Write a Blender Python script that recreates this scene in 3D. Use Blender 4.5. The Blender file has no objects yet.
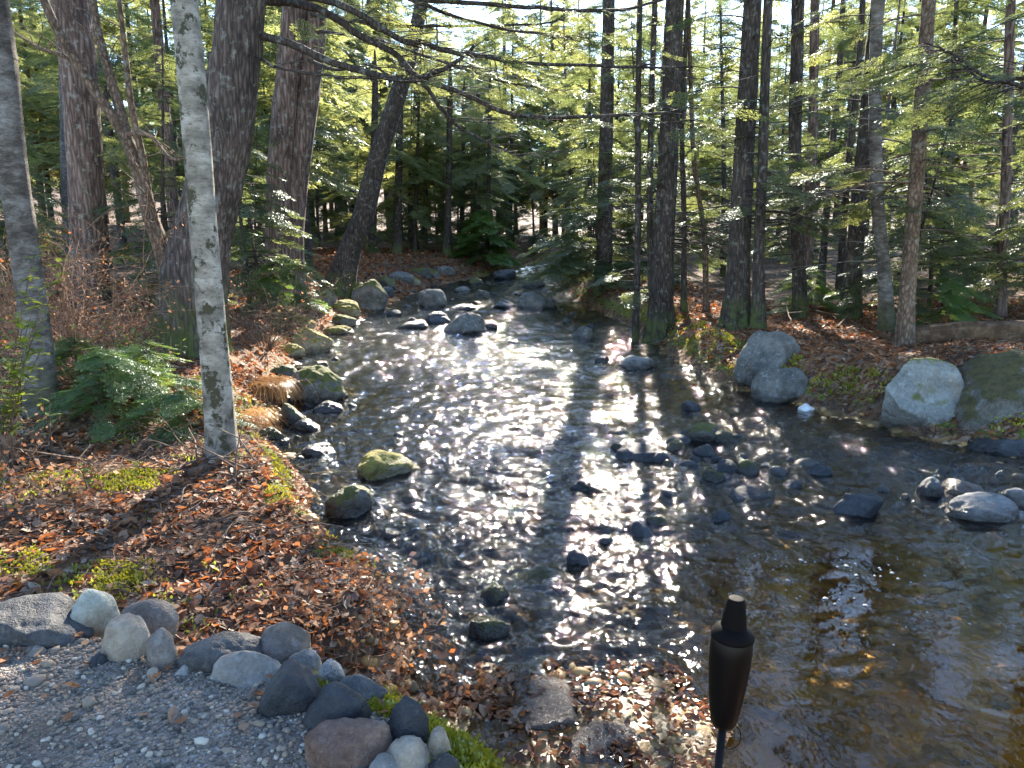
import bpy, bmesh, math, random
import numpy as np
from mathutils import Vector, Matrix

R = math.radians
scene = bpy.context.scene
col = scene.collection
rng = np.random.default_rng(7)
random.seed(7)

# ------------------------------------------------------------------ camera model
F_PX, PITCH, EYE = 743.0, R(11.7), 2.2
FWD = np.array([0, math.cos(PITCH), -math.sin(PITCH)])
UPV = np.array([0, math.sin(PITCH), math.cos(PITCH)])
CAM = np.array([0, 0, EYE])

def ray(px, py):
    return FWD + np.array([(px - 512) / F_PX, 0, 0]) + UPV * ((384 - py) / F_PX)

def P(px, py, z=0.0):
    d = ray(px, py)
    return CAM + d * ((z - EYE) / d[2])

def D(px, py, Y):
    d = ray(px, py)
    return CAM + d * (Y / d[1])

def m_per_px(p):
    return float(np.dot(np.asarray(p) - CAM, FWD)) / F_PX

def zw(y):
    y = np.asarray(y, float)
    return np.clip(y - 14, 0, 60) * 0.012

def PW(px, py):
    z = 0.0
    for _ in range(6):
        p = P(px, py, z); z = float(zw(p[1]))
    return p

# ------------------------------------------------------------------ numpy noise
_pr = np.random.default_rng(11)
_perm = _pr.permutation(256).astype(np.int64)
_perm = np.concatenate([_perm, _perm])
_g = _pr.normal(size=(256, 3)); _g /= np.linalg.norm(_g, axis=1)[:, None]

def noise3(x, y, z):
    x, y, z = np.broadcast_arrays(np.asarray(x, float), np.asarray(y, float), np.asarray(z, float))
    xi, yi, zi = np.floor(x).astype(np.int64), np.floor(y).astype(np.int64), np.floor(z).astype(np.int64)
    xf, yf, zf = x - xi, y - yi, z - zi
    u, v, w = [t * t * t * (t * (t * 6 - 15) + 10) for t in (xf, yf, zf)]
    out = 0
    for dx in (0, 1):
        for dy in (0, 1):
            for dz in (0, 1):
                h = _perm[_perm[_perm[(xi + dx) & 255] + ((yi + dy) & 255)] + ((zi + dz) & 255)]
                g = _g[h]
                dot = g[..., 0] * (xf - dx) + g[..., 1] * (yf - dy) + g[..., 2] * (zf - dz)
                out = out + dot * (u if dx else 1 - u) * (v if dy else 1 - v) * (w if dz else 1 - w)
    return out * 1.5

def fbm(x, y, z, o=4):
    s, a = 0, 1.0
    for i in range(o):
        s = s + a * noise3(x * 2 ** i + 7.3 * i, y * 2 ** i + 3.1 * i, z * 2 ** i)
        a *= 0.5
    return s

def sstep(t):
    t = np.clip(t, 0, 1)
    return t * t * (3 - 2 * t)

# ------------------------------------------------------------------ tags and mesh helpers
def tag(o, label=None, cat=None, group=None, kind=None):
    if label: o['label'] = label
    if cat: o['category'] = cat
    if group: o['group'] = group
    if kind: o['kind'] = kind
    return o

def mesh_np(name, V, faces, mats, midx=None, smooth=True, attrs=None, fattrs=None):
    """faces: list of int arrays, each (n,3) or (n,4)"""
    me = bpy.data.meshes.new(name)
    V = np.asarray(V, np.float32)
    faces = [np.asarray(f, np.int32) for f in faces if len(f)]
    me.vertices.add(len(V)); me.vertices.foreach_set('co', V.ravel())
    loops = np.concatenate([f.ravel() for f in faces])
    tot = np.concatenate([np.full(len(f), f.shape[1], np.int32) for f in faces])
    start = np.concatenate([[0], np.cumsum(tot)[:-1]]).astype(np.int32)
    me.loops.add(len(loops)); me.loops.foreach_set('vertex_index', loops)
    me.polygons.add(len(tot)); me.polygons.foreach_set('loop_start', start)
    me.polygons.foreach_set('loop_total', tot)
    me.polygons.foreach_set('use_smooth', np.full(len(tot), bool(smooth)))
    if midx is not None: me.polygons.foreach_set('material_index', np.asarray(midx, np.int32))
    for m in (mats if isinstance(mats, (list, tuple)) else [mats]): me.materials.append(m)
    for k, a in (attrs or {}).items():
        at = me.attributes.new(k, 'FLOAT', 'POINT'); at.data.foreach_set('value', np.asarray(a, np.float32))
    for k, a in (fattrs or {}).items():
        at = me.attributes.new(k, 'FLOAT', 'FACE'); at.data.foreach_set('value', np.asarray(a, np.float32))
    me.update(calc_edges=True); me.validate()
    return me

def link(name, me, parent=None, loc=(0, 0, 0), rot=(0, 0, 0)):
    o = bpy.data.objects.new(name, me); col.objects.link(o)
    if parent is not None: o.parent = parent
    o.location = loc; o.rotation_euler = rot
    return o

def empty(name, loc, rz=0):
    o = bpy.data.objects.new(name, None); col.objects.link(o)
    o.location = loc; o.rotation_euler = (0, 0, rz); o.empty_display_size = 0.2
    return o

def copy_tree(o, parent=None):
    c = o.copy(); col.objects.link(c)
    if parent is not None: c.parent = parent
    for ch in list(o.children): copy_tree(ch, c)
    return c

class MB:
    """collects quads and triangles for ONE mesh"""
    def __init__(s): s.V, s.Q, s.T, s.qm, s.tm, s.n, s.qa, s.ta = [], [], [], [], [], 0, [], []
    def add(s, V, Q=None, T=None, m=0, qa=None, ta=None):
        V = np.asarray(V, float)
        if Q is not None and len(Q):
            s.Q.append(np.asarray(Q) + s.n); s.qm.append(np.full(len(Q), m)); s.qa.append(np.zeros(len(Q)) if qa is None else qa)
        if T is not None and len(T):
            s.T.append(np.asarray(T) + s.n); s.tm.append(np.full(len(T), m)); s.ta.append(np.zeros(len(T)) if ta is None else ta)
        s.V.append(V); s.n += len(V)
    def tube(s, pts, rad, seg=4, m=0, cap=True):
        pts = np.asarray(pts, float); n = len(pts)
        rad = np.broadcast_to(np.asarray(rad, float), (n,))
        t = np.gradient(pts, axis=0); t /= (np.linalg.norm(t, axis=1)[:, None] + 1e-9)
        ref = np.array([0.13, 0.21, 0.97]) if abs(t[0, 2]) < .85 else np.array([0.97, 0.2, 0.1])
        a = np.cross(t, ref); a /= (np.linalg.norm(a, axis=1)[:, None] + 1e-9)
        b = np.cross(t, a)
        th = np.arange(seg) * 2 * math.pi / seg
        V = pts[:, None] + rad[:, None, None] * (np.cos(th)[None, :, None] * a[:, None] + np.sin(th)[None, :, None] * b[:, None])
        i = np.arange(n - 1)[:, None] * seg; j = np.arange(seg)[None]; j2 = (j + 1) % seg
        Q = np.stack([i + j, i + j2, i + seg + j2, i + seg + j], -1).reshape(-1, 4)
        V = V.reshape(-1, 3); T = None
        if cap:
            V = np.vstack([V, pts[-1:]]); k = len(V) - 1
            jj = np.arange(seg)
            T = np.stack([(n - 1) * seg + jj, (n - 1) * seg + (jj + 1) % seg, np.full(seg, k)], -1)
        s.add(V, Q, T, m)
    def mesh(s, name, mats, smooth=True, fname=None):
        fs, mi, fa = [], [], []
        if s.Q: fs.append(np.concatenate(s.Q)); mi += s.qm; fa += s.qa
        if s.T: fs.append(np.concatenate(s.T)); mi += s.tm; fa += s.ta
        return mesh_np(name, np.concatenate(s.V), fs, mats, np.concatenate(mi), smooth, None,
                       {fname: np.concatenate(fa)} if fname else None)
    def build(s, name, mats, parent=None, smooth=True, loc=(0, 0, 0), fname=None):
        return link(name, s.mesh(name, mats, smooth, fname), parent, loc)

def spline(pts, n):
    pts = np.asarray(pts, float)
    k = len(pts)
    if k == 2: return pts[0] + (pts[1] - pts[0]) * np.linspace(0, 1, n)[:, None]
    ext = np.vstack([2 * pts[0] - pts[1], pts, 2 * pts[-1] - pts[-2]])
    u = np.linspace(0, k - 1 - 1e-6, n); i = u.astype(int); f = (u - i)[:, None]
    p0, p1, p2, p3 = ext[i], ext[i + 1], ext[i + 2], ext[i + 3]
    return .5 * ((2 * p1) + (-p0 + p2) * f + (2 * p0 - 5 * p1 + 4 * p2 - p3) * f ** 2 + (-p0 + 3 * p1 - 3 * p2 + p3) * f ** 3)

# ------------------------------------------------------------------ materials
class NT:
    def __init__(s, name):
        s.m = bpy.data.materials.new(name); s.m.use_nodes = True
        s.t = s.m.node_tree; s.t.nodes.clear()
        s.out = s.n('ShaderNodeOutputMaterial')
    def n(s, typ, ins=None, **kw):
        nd = s.t.nodes.new(typ)
        for k, v in kw.items(): setattr(nd, k, v)
        for k, v in (ins or {}).items(): s.set(nd.inputs[k], v)
        return nd
    def set(s, sock, v):
        if isinstance(v, bpy.types.NodeSocket): s.t.links.new(v, sock)
        else: sock.default_value = v
    def ramp(s, fac, stops, interp='LINEAR'):
        nd = s.n('ShaderNodeValToRGB'); cr = nd.color_ramp; cr.interpolation = interp
        while len(cr.elements) > 1: cr.elements.remove(cr.elements[-1])
        for i, (p, c) in enumerate(stops):
            e = cr.elements[0] if i == 0 else cr.elements.new(p)
            e.position = p; e.color = (*c, 1) if len(c) == 3 else c
        s.set(nd.inputs[0], fac); return nd.outputs[0]
    def math(s, op, a, b=0.0, clamp=False):
        nd = s.n('ShaderNodeMath', {0: a, 1: b}, operation=op); nd.use_clamp = clamp; return nd.outputs[0]
    def mix(s, f, a, b, blend='MIX'):
        nd = s.n('ShaderNodeMix', data_type='RGBA', blend_type=blend)
        s.set(nd.inputs[0], f); s.set(nd.inputs[6], a); s.set(nd.inputs[7], b); return nd.outputs[2]
    def noise(s, vec, scale, detail=4, rough=.55, dist=0, out=0):
        nd = s.n('ShaderNodeTexNoise', {'Scale': scale, 'Detail': detail, 'Roughness': rough, 'Distortion': dist})
        if vec is not None: s.set(nd.inputs['Vector'], vec)
        return nd.outputs[out]
    def vor(s, vec, scale, feature='F1', out='Distance', rnd=1.0):
        nd = s.n('ShaderNodeTexVoronoi', {'Scale': scale, 'Randomness': rnd}, feature=feature)
        s.set(nd.inputs['Vector'], vec); return nd.outputs[out]
    def objvec(s, stretch=(1, 1, 1)):
        tc = s.n('ShaderNodeTexCoord'); oi = s.n('ShaderNodeObjectInfo')
        v = s.n('ShaderNodeVectorMath', {0: tc.outputs['Object'], 1: stretch}, operation='MULTIPLY').outputs[0]
        return s.n('ShaderNodeVectorMath', {0: v, 1: s.n('ShaderNodeVectorMath', {0: oi.outputs['Location'], 1: (3.1, 1.7, 0)}, operation='MULTIPLY').outputs[0]}, operation='ADD').outputs[0]
    def geovec(s): return s.n('ShaderNodeNewGeometry').outputs['Position']
    def attr(s, name, out='Fac'): return s.n('ShaderNodeAttribute', attribute_name=name).outputs[out]
    def bump(s, h, strength=.5, dist=.02, normal=None):
        nd = s.n('ShaderNodeBump', {'Height': h, 'Strength': strength, 'Distance': dist})
        if normal is not None: s.set(nd.inputs['Normal'], normal)
        return nd.outputs[0]
    def principled(s, c, rough=.8, normal=None, spec=.4, metallic=0):
        b = s.n('ShaderNodeBsdfPrincipled', {'Base Color': c, 'Roughness': rough, 'Specular IOR Level': spec, 'Metallic': metallic})
        if normal is not None: s.set(b.inputs['Normal'], normal)
        return b.outputs[0]
    def end(s, sh): s.set(s.out.inputs['Surface'], sh); return s.m

def rgb(*c): return (*c, 1.0)

def foliage_mat(name, cols, trans, tf=.5):
    N = NT(name)
    oi = N.n('ShaderNodeObjectInfo').outputs['Random']
    v = N.objvec()
    f = N.math('ADD', N.math('MULTIPLY', N.noise(v, 1.3, 3), .75), N.math('MULTIPLY', oi, .3))
    c = N.ramp(f, [(.28, cols[0]), (.52, cols[1]), (.78, cols[2])])
    d = N.n('ShaderNodeBsdfDiffuse', {'Color': c}).outputs[0]
    tcol = N.mix(1.0, c, (*trans, 1), 'MULTIPLY')
    t = N.n('ShaderNodeBsdfTranslucent', {'Color': tcol}).outputs[0]
    mx = N.n('ShaderNodeMixShader', {0: tf, 1: d, 2: t}).outputs[0]
    g = N.n('ShaderNodeBsdfGlossy', {'Color': rgb(.8, .85, .9), 'Roughness': .35}).outputs[0]
    return N.end(N.n('ShaderNodeMixShader', {0: .05, 1: mx, 2: g}).outputs[0])

M = {}
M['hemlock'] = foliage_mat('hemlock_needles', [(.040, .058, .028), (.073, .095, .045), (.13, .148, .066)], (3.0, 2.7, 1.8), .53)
M['hemlock_far'] = foliage_mat('hemlock_needles_far', [(.080, .098, .045), (.120, .138, .060), (.17, .185, .08)], (3.5, 3.2, 2.6), .62)  # lighter copy of the needles, with backlit glow put into the colour
M['sapling'] = foliage_mat('sapling_needles', [(.06, .11, .035), (.10, .16, .045), (.16, .21, .06)], (2.6, 2.4, 1.4), .5)
M['broadleaf'] = foliage_mat('broad_leaf', [(.07, .10, .02), (.13, .165, .035), (.22, .25, .06)], (2.2, 2.0, 1.0), .55)
M['drygrass'] = foliage_mat('dry_grass_blades', [(.30, .16, .06), (.44, .26, .09), (.55, .37, .15)], (1.5, 1.3, 1.0), .5)
M['moss'] = foliage_mat('moss_fronds', [(.11, .12, .015), (.24, .235, .025), (.40, .36, .045)], (1.6, 1.5, .8), .35)

def bark_mat(name, dark, mid, light, zs=.18, sc=22, bump=.8, lichen=0, moss=0, vw=1.1):
    N = NT(name)
    v = N.objvec((1, 1, zs))
    n1 = N.noise(v, sc, 6, .62, .6)
    n2 = N.noise(N.objvec((1, 1, .6)), 3.0, 4)
    vo = N.vor(N.objvec((1, 1, zs)), sc * .8, 'DISTANCE_TO_EDGE')
    h = N.math('ADD', N.math('MULTIPLY', n1, .7), N.math('MULTIPLY', N.math('MINIMUM', vo, .35), vw))
    c = N.ramp(N.math('ADD', N.math('MULTIPLY', h, .8), N.math('MULTIPLY', N.math('SUBTRACT', n2, .5), .5)), [(.25, dark), (.5, mid), (.8, light)])
    if lichen:
        l = N.ramp(N.noise(N.objvec(), 9, 5, .7), [(.56, (0, 0, 0)), (.64, (1, 1, 1))])
        c = N.mix(N.math('MULTIPLY', l, lichen), c, rgb(.36, .40, .36))
    if moss:
        tc = N.n('ShaderNodeSeparateXYZ', {0: N.n('ShaderNodeTexCoord').outputs['Object']}).outputs[2]
        mk = N.math('MULTIPLY', N.math('SUBTRACT', 1.0, N.math('DIVIDE', tc, moss), True), N.ramp(N.noise(N.objvec(), 5, 4), [(.35, (0, 0, 0)), (.55, (1, 1, 1))]))
        c = N.mix(mk, c, rgb(.09, .11, .03))
    return N.end(N.principled(c, .88, N.bump(h, bump, .03), .25))

M['bark_hemlock'] = bark_mat('hemlock_bark', (.035, .026, .022), (.10, .075, .065), (.20, .16, .14), .16, 24, .9, .25, 1.1)
M['bark_dark'] = bark_mat('conifer_bark', (.022, .017, .014), (.06, .047, .040), (.13, .105, .09), .2, 26, .8, .25, .6)
M['bark_red'] = bark_mat('pine_bark', (.05, .032, .026), (.15, .10, .082), (.27, .20, .17), .15, 18, .9, .3)
M['bark_grey'] = bark_mat('grey_bark', (.05, .048, .05), (.15, .145, .15), (.30, .29, .29), 2.2, 13, .5, .35, .5, .12)
M['bark_brown'] = bark_mat('brown_bark', (.05, .033, .022), (.15, .10, .07), (.28, .21, .155), .4, 30, .5, .2)
M['twig'] = bark_mat('twig_bark', (.06, .04, .028), (.16, .11, .08), (.30, .22, .17), .5, 20, .2)
M['twig_red'] = bark_mat('dry_twig', (.14, .07, .04), (.30, .17, .10), (.45, .30, .19), .5, 20, .2)

def birch_mat():
    N = NT('birch_bark')
    v = N.objvec((1, 1, 5.5))
    n1 = N.noise(v, 6, 5, .65)
    n2 = N.noise(N.objvec((1, 1, 1.4)), 5, 5, .6)
    n3 = N.noise(N.objvec(), 40, 3)
    c = N.ramp(n2, [(.34, (.09, .078, .062)), (.5, (.215, .19, .155)), (.66, (.36, .335, .29))])
    c = N.mix(N.ramp(n1, [(.56, (0, 0, 0)), (.70, (.7, .7, .7))]), c, rgb(.10, .08, .062))
    c = N.mix(N.ramp(N.noise(N.objvec((1, 1, 3.2)), 26, 4, .7), [(.54, (0, 0, 0)), (.64, (.75, .75, .75))]), c, rgb(.075, .06, .045))
    blot = N.ramp(N.noise(N.objvec((1, 1, .9)), 6.5, 6, .72), [(.53, (0, 0, 0)), (.57, (1, 1, 1))])
    c = N.mix(blot, c, rgb(.045, .04, .02))
    return N.end(N.principled(c, .75, N.bump(N.math('SUBTRACT', N.math('MULTIPLY', n3, .3), blot), .6, .012), .3))
M['birch'] = birch_mat()

def mottled_mat():
    N = NT('mottled_bark')
    a = N.noise(N.objvec((1, 1, 2.4)), 6, 6, .7, .4); b = N.noise(N.objvec((1, 1, 1.2)), 2.6, 4); f = N.noise(N.objvec((1, 1, 3)), 30, 4, .7)
    h = N.math('ADD', N.math('MULTIPLY', a, .6), N.math('ADD', N.math('MULTIPLY', b, .35), N.math('MULTIPLY', f, .25)))
    c = N.ramp(h, [(.44, (.030, .024, .020)), (.56, (.085, .072, .062)), (.66, (.17, .155, .14)), (.78, (.30, .29, .27))])
    tc = N.n('ShaderNodeSeparateXYZ', {0: N.n('ShaderNodeTexCoord').outputs['Object']}).outputs[2]
    mk = N.math('MULTIPLY', N.math('SUBTRACT', 1.0, N.math('DIVIDE', tc, .6), True), N.ramp(N.noise(N.objvec(), 5, 4), [(.35, (0, 0, 0)), (.55, (1, 1, 1))]))
    c = N.mix(mk, c, rgb(.09, .085, .03))
    return N.end(N.principled(c, .88, N.bump(N.math('ADD', a, f), .7, .03), .2))
M['bark_mottled'] = mottled_mat()

def rock_mat(name, a, b, c_, moss=0.0, lichen=.3, wet=False, rough=.8, sc=1.0, mosscol=(.13, .13, .025)):
    N = NT(name)
    v = N.objvec()
    n1 = N.noise(v, 5 * sc, 8, .65); n2 = N.noise(v, 38 * sc, 5, .7); n3 = N.noise(v, 1.6 * sc, 3)
    f = N.math('ADD', N.math('MULTIPLY', n1, .55), N.math('ADD', N.math('MULTIPLY', n2, .35), N.math('MULTIPLY', n3, .2)))
    c = N.ramp(f, [(.42, a), (.54, b), (.68, c_)])
    c = N.mix(N.ramp(N.noise(v, 2.6 * sc, 5, .65), [(.50, (0, 0, 0)), (.66, (.6, .6, .6))]), c, N.mix(1.0, c, rgb(.75, .52, .36), 'MULTIPLY'))
    if lichen:
        l = N.ramp(N.noise(v, 11 * sc, 6, .72), [(.57, (0, 0, 0)), (.63, (1, 1, 1))])
        c = N.mix(N.math('MULTIPLY', l, lichen), c, rgb(.42, .43, .40))
    sp = N.ramp(N.vor(v, 90 * sc), [(.08, (1, 1, 1)), (.22, (0, 0, 0))])
    c = N.mix(N.math('MULTIPLY', sp, .18), c, rgb(*[min(1, x * 2.0) for x in c_]))
    h = N.math('ADD', n1, N.math('ADD', N.math('MULTIPLY', n2, .45), N.math('MULTIPLY', N.noise(v, 130, 3), .18)))
    geo = N.n('ShaderNodeNewGeometry')
    rr = rough
    if moss:
        nz = N.n('ShaderNodeSeparateXYZ', {0: geo.outputs['Normal']}).outputs[2]
        mk = N.math('ADD', N.math('MULTIPLY', nz, .9), N.math('MULTIPLY', N.noise(v, 4, 5, .6), .9))
        mk = N.ramp(mk, [(1.28 - moss * .6, (0, 0, 0)), (1.40 - moss * .6, (1, 1, 1))]) if False else \
            N.math('MULTIPLY', N.math('SUBTRACT', mk, 1.25 - moss * .6), 7.0, True)
        mc = N.ramp(N.noise(v, 14, 4), [(.35, tuple(x * .55 for x in mosscol)), (.62, mosscol)])
        c = N.mix(mk, c, mc)
        h = N.math('ADD', h, N.math('MULTIPLY', mk, N.math('MULTIPLY', N.noise(v, 60, 3), 1.2)))
    if wet:
        pz = N.n('ShaderNodeSeparateXYZ', {0: geo.outputs['Position']})
        lvl = N.math('MULTIPLY', N.math('SUBTRACT', pz.outputs[1], 14.0), .012)
        lvl = N.math('MAXIMUM', lvl, 0.0)
        dz = N.math('SUBTRACT', N.math('SUBTRACT', pz.outputs[2], lvl), N.math('MULTIPLY', N.noise(v, 6, 3), .16))
        wk = N.math('SUBTRACT', 1.0, N.math('MULTIPLY', dz, 14.0, True), True)
        c = N.mix(wk, c, N.mix(1.0, c, rgb(.36, .34, .32), 'MULTIPLY'))
        rr = N.math('SUBTRACT', rough, N.math('MULTIPLY', wk, rough - .22))
    return N.end(N.principled(c, rr, N.bump(h, .9, .03), .4))

M['rock_grey'] = rock_mat('grey_granite', (.05, .048, .044), (.115, .11, .10), (.22, .21, .19), .0, .35, True)
M['rock_moss'] = rock_mat('mossy_granite', (.06, .055, .045), (.13, .12, .10), (.24, .22, .185), .75, .3, True)
M['rock_gold'] = rock_mat('gold_mossy_rock', (.13, .11, .07), (.26, .22, .13), (.38, .33, .22), 1.0, .15, True, mosscol=(.30, .25, .05))
M['rock_dark'] = rock_mat('wet_dark_rock', (.022, .024, .028), (.052, .056, .062), (.10, .105, .11), .0, .10, True, .5)
M['rock_darkmoss'] = rock_mat('dark_mossy_rock', (.03, .03, .026), (.065, .06, .05), (.13, .12, .10), .7, .1, True, .55, mosscol=(.10, .10, .02))
M['rock_tan'] = rock_mat('tan_granite', (.13, .098, .072), (.25, .20, .15), (.37, .31, .245), 0, .2, False)
M['rock_brown'] = rock_mat('brown_granite', (.075, .06, .052), (.15, .122, .104), (.25, .21, .18), 0, .2, False)
M['rock_rust'] = rock_mat('rusty_stone', (.06, .038, .03), (.14, .085, .062), (.27, .195, .15), 0, .1, False)
M['rock_pale'] = rock_mat('pale_stone', (.22, .21, .165), (.38, .365, .29), (.52, .51, .43), 0, .2, False)
M['rock_slate'] = rock_mat('slate_stone', (.018, .018, .020), (.042, .042, .044), (.10, .098, .094), 0, .12, False, .6)
M['rock_blue'] = rock_mat('blue_black_stone', (.010, .011, .014), (.020, .022, .027), (.045, .048, .053), 0, .05, False, .55)
M['rock_speck'] = rock_mat('speckled_stone', (.06, .06, .06), (.24, .24, .235), (.55, .55, .53), 0, .6, False, .7, 3.0)
M['rock_lgrey'] = rock_mat('light_grey_stone', (.09, .087, .08), (.18, .172, .16), (.29, .28, .26), 0, .3, False)
M['rock_white'] = rock_mat('white_quartz', (.62, .64, .66), (.78, .79, .80), (.88, .88, .88), 0, 0, False)

def leaf_mat(name, rough):
    N = NT(name)
    a = N.attr('leafcol')
    c = N.ramp(a, [(0, (.055, .028, .016)), (.2, (.15, .065, .028)), (.4, (.27, .105, .04)), (.52, (.42, .17, .055)), (.64, (.22, .125, .08)), (.76, (.40, .27, .17)), (.88, (.30, .21, .16)), (1, (.47, .37, .28))])
    c = N.mix(N.math('MULTIPLY', N.noise(N.geovec(), 60, 3), .5), c, rgb(.10, .05, .025))
    d = N.principled(c, rough, None, .5 if rough < .4 else .3)
    t = N.n('ShaderNodeBsdfTranslucent', {'Color': N.mix(1.0, c, rgb(1.6, 1.2, .9), 'MULTIPLY')}).outputs[0]
    return N.end(N.n('ShaderNodeMixShader', {0: .35, 1: d, 2: t}).outputs[0])
M['leaf'] = leaf_mat('dry_leaves', .6)
M['leaf_wet'] = leaf_mat('wet_leaves', .2)

def pebble_mat(name, stops, rough=.75):
    N = NT(name)
    a = N.attr('leafcol'); v = N.geovec()
    c = N.ramp(a, stops)
    n = N.noise(v, 90, 4, .7)
    c = N.mix(N.math('MULTIPLY', n, .55), c, N.mix(1.0, c, rgb(.4, .4, .4), 'MULTIPLY'))
    return N.end(N.principled(c, rough, N.bump(n, .4, .004), .4))
M['pebble'] = pebble_mat('pebbles', [(0, (.06, .055, .05)), (.2, (.145, .12, .098)), (.4, (.24, .19, .14)), (.6, (.31, .225, .155)), (.75, (.20, .158, .125)), (.9, (.40, .33, .25)), (1, (.52, .46, .38))])
M['bedstone'] = pebble_mat('streambed_cobbles', [(0, (.06, .04, .018)), (.3, (.24, .13, .04)), (.5, (.42, .23, .07)), (.7, (.54, .32, .11)), (.85, (.26, .18, .10)), (1, (.52, .38, .2))], .5)

def ground_mat():
    N = NT('forest_ground')
    v = N.geovec()
    # leaf litter
    vd = N.n('ShaderNodeVectorMath', {0: v, 1: N.n('ShaderNodeVectorMath', {0: N.noise(v, 9, 3, .5, 0, 1), 1: (.12, .12, .12)}, operation='MULTIPLY').outputs[0]}, operation='ADD').outputs[0]
    cell = N.n('ShaderNodeSeparateColor', {0: N.vor(vd, 17, 'F1', 'Color')}).outputs[0]
    lit = N.ramp(cell, [(0, (.045, .026, .017)), (.3, (.11, .058, .032)), (.55, (.20, .10, .05)), (.75, (.27, .15, .075)), (.9, (.20, .13, .09)), (1, (.30, .21, .14))])
    big = N.noise(v, .9, 5, .6)
    lit = N.mix(N.ramp(big, [(.42, (0, 0, 0)), (.62, (.85, .85, .85))]), lit, N.ramp(N.noise(v, 30, 5, .7), [(.35, (.028, .019, .012)), (.65, (.085, .055, .035))]))
    hl = N.vor(vd, 17, 'F1')
    # moss
    mo = N.ramp(N.noise(v, 22, 6, .65), [(.32, (.035, .045, .010)), (.5, (.11, .125, .02)), (.68, (.24, .235, .035))])
    # gravel
    gc = N.n('ShaderNodeSeparateColor', {0: N.vor(v, 85, 'F1', 'Color')}).outputs[0]
    gr = N.ramp(gc, [(0, (.10, .095, .09)), (.35, (.21, .195, .18)), (.65, (.29, .25, .21)), (.9, (.36, .33, .30)), (1, (.48, .46, .43))])
    gr = N.mix(N.ramp(N.noise(v, 2.2, 4), [(.36, (.25, .25, .25)), (.62, (.85, .85, .85))]), gr, rgb(.15, .10, .066))
    hg = N.math('SUBTRACT', 1.0, N.vor(v, 85, 'F1'))
    # stream bed
    bc = N.n('ShaderNodeSeparateColor', {0: N.vor(vd, 10, 'F1', 'Color')}).outputs[1]
    bd = N.ramp(bc, [(0, (.12, .065, .02)), (.35, (.28, .15, .045)), (.65, (.44, .25, .075)), (.85, (.42, .28, .12)), (1, (.34, .24, .13))])
    bd = N.mix(N.math('MULTIPLY', N.noise(v, 14, 5, .7), .7), bd, rgb(.07, .04, .015))
    bd = N.mix(N.ramp(N.noise(v, .9, 4, .6), [(.46, (0, 0, 0)), (.62, (.7, .7, .7))]), bd, rgb(.04, .03, .013))
    hb = N.math('SUBTRACT', 1.0, N.vor(vd, 10, 'F1'))
    ns = N.math('MULTIPLY', N.math('SUBTRACT', N.noise(v, 7, 5, .65), .5), 1.3)
    def mask(a): return N.ramp(N.math('ADD', N.attr(a), ns), [(.42, (0, 0, 0)), (.58, (1, 1, 1))])
    mm, mg, mb = mask('m_moss'), mask('m_gravel'), mask('m_bed')
    c = N.mix(mm, lit, mo); c = N.mix(mg, c, gr); c = N.mix(mb, c, bd)
    h = N.mix(mm, hl, N.math('MULTIPLY', N.noise(v, 70, 4), 1.0)); h = N.mix(mg, h, hg); h = N.mix(mb, h, hb)
    rough = N.math('SUBTRACT', .9, N.math('MULTIPLY', mb, .45))
    return N.end(N.principled(c, rough, N.bump(h, .7, .03), .3))
M['ground'] = ground_mat()

def water_mat():
    N = NT('stream_water')
    v = N.geovec()
    at = N.attr('rough_water')
    st = N.n('ShaderNodeVectorMath', {0: v, 1: (1.0, .7, 1)}, operation='MULTIPLY').outputs[0]
    h1 = N.noise(st, 10, 3, .5, 1.0)
    h2 = N.noise(st, 30, 2, .5, .6)
    h = N.math('ADD', N.math('MULTIPLY', h1, 1.0), N.math('MULTIPLY', h2, .38))
    bs = N.math('ADD', .015, N.math('MULTIPLY', at, .68))
    nrm = N.bump(h, 1.0, .03)
    bn = N.n('ShaderNodeBump', {'Height': h, 'Distance': .05}); N.set(bn.inputs['Strength'], bs)
    nrm = bn.outputs[0]
    fr = N.n('ShaderNodeFresnel', {'IOR': 1.333, 'Normal': nrm}).outputs[0]
    tr = N.n('ShaderNodeBsdfTransparent', {'Color': N.ramp(at, [(.05, (.97, .75, .36)), (.36, (.66, .54, .36)), (.75, (.28, .28, .26))])}).outputs[0]
    gl = N.n('ShaderNodeBsdfGlossy', {'Color': rgb(1, 1, 1), 'Roughness': .04, 'Normal': nrm}).outputs[0]
    w = N.n('ShaderNodeMixShader', {0: fr, 1: tr, 2: gl}).outputs[0]
    fm = N.math('ADD', N.attr('foam'), N.math('MULTIPLY', N.math('SUBTRACT', N.noise(st, 16, 6, .75, 1.0), .5), 2.6))
    fk = N.math('MULTIPLY', N.math('SUBTRACT', fm, .72), 4.5, True)
    fk = N.math('MAXIMUM', fk, N.math('MULTIPLY', N.math('MULTIPLY', N.math('SUBTRACT', at, .3), .045, True), N.ramp(N.noise(st, 2.4, 4, .6, .8), [(.35, (.25, .25, .25)), (.65, (1, 1, 1))])))  # bubbles in choppy water; the pale film also paints in sky sheen
    fo = N.n('ShaderNodeBsdfDiffuse', {'Color': rgb(.82, .85, .88), 'Normal': nrm}).outputs[0]
    return N.end(N.n('ShaderNodeMixShader', {0: N.math('MULTIPLY', fk, .85), 1: w, 2: fo}).outputs[0])
M['water'] = water_mat()

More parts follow.
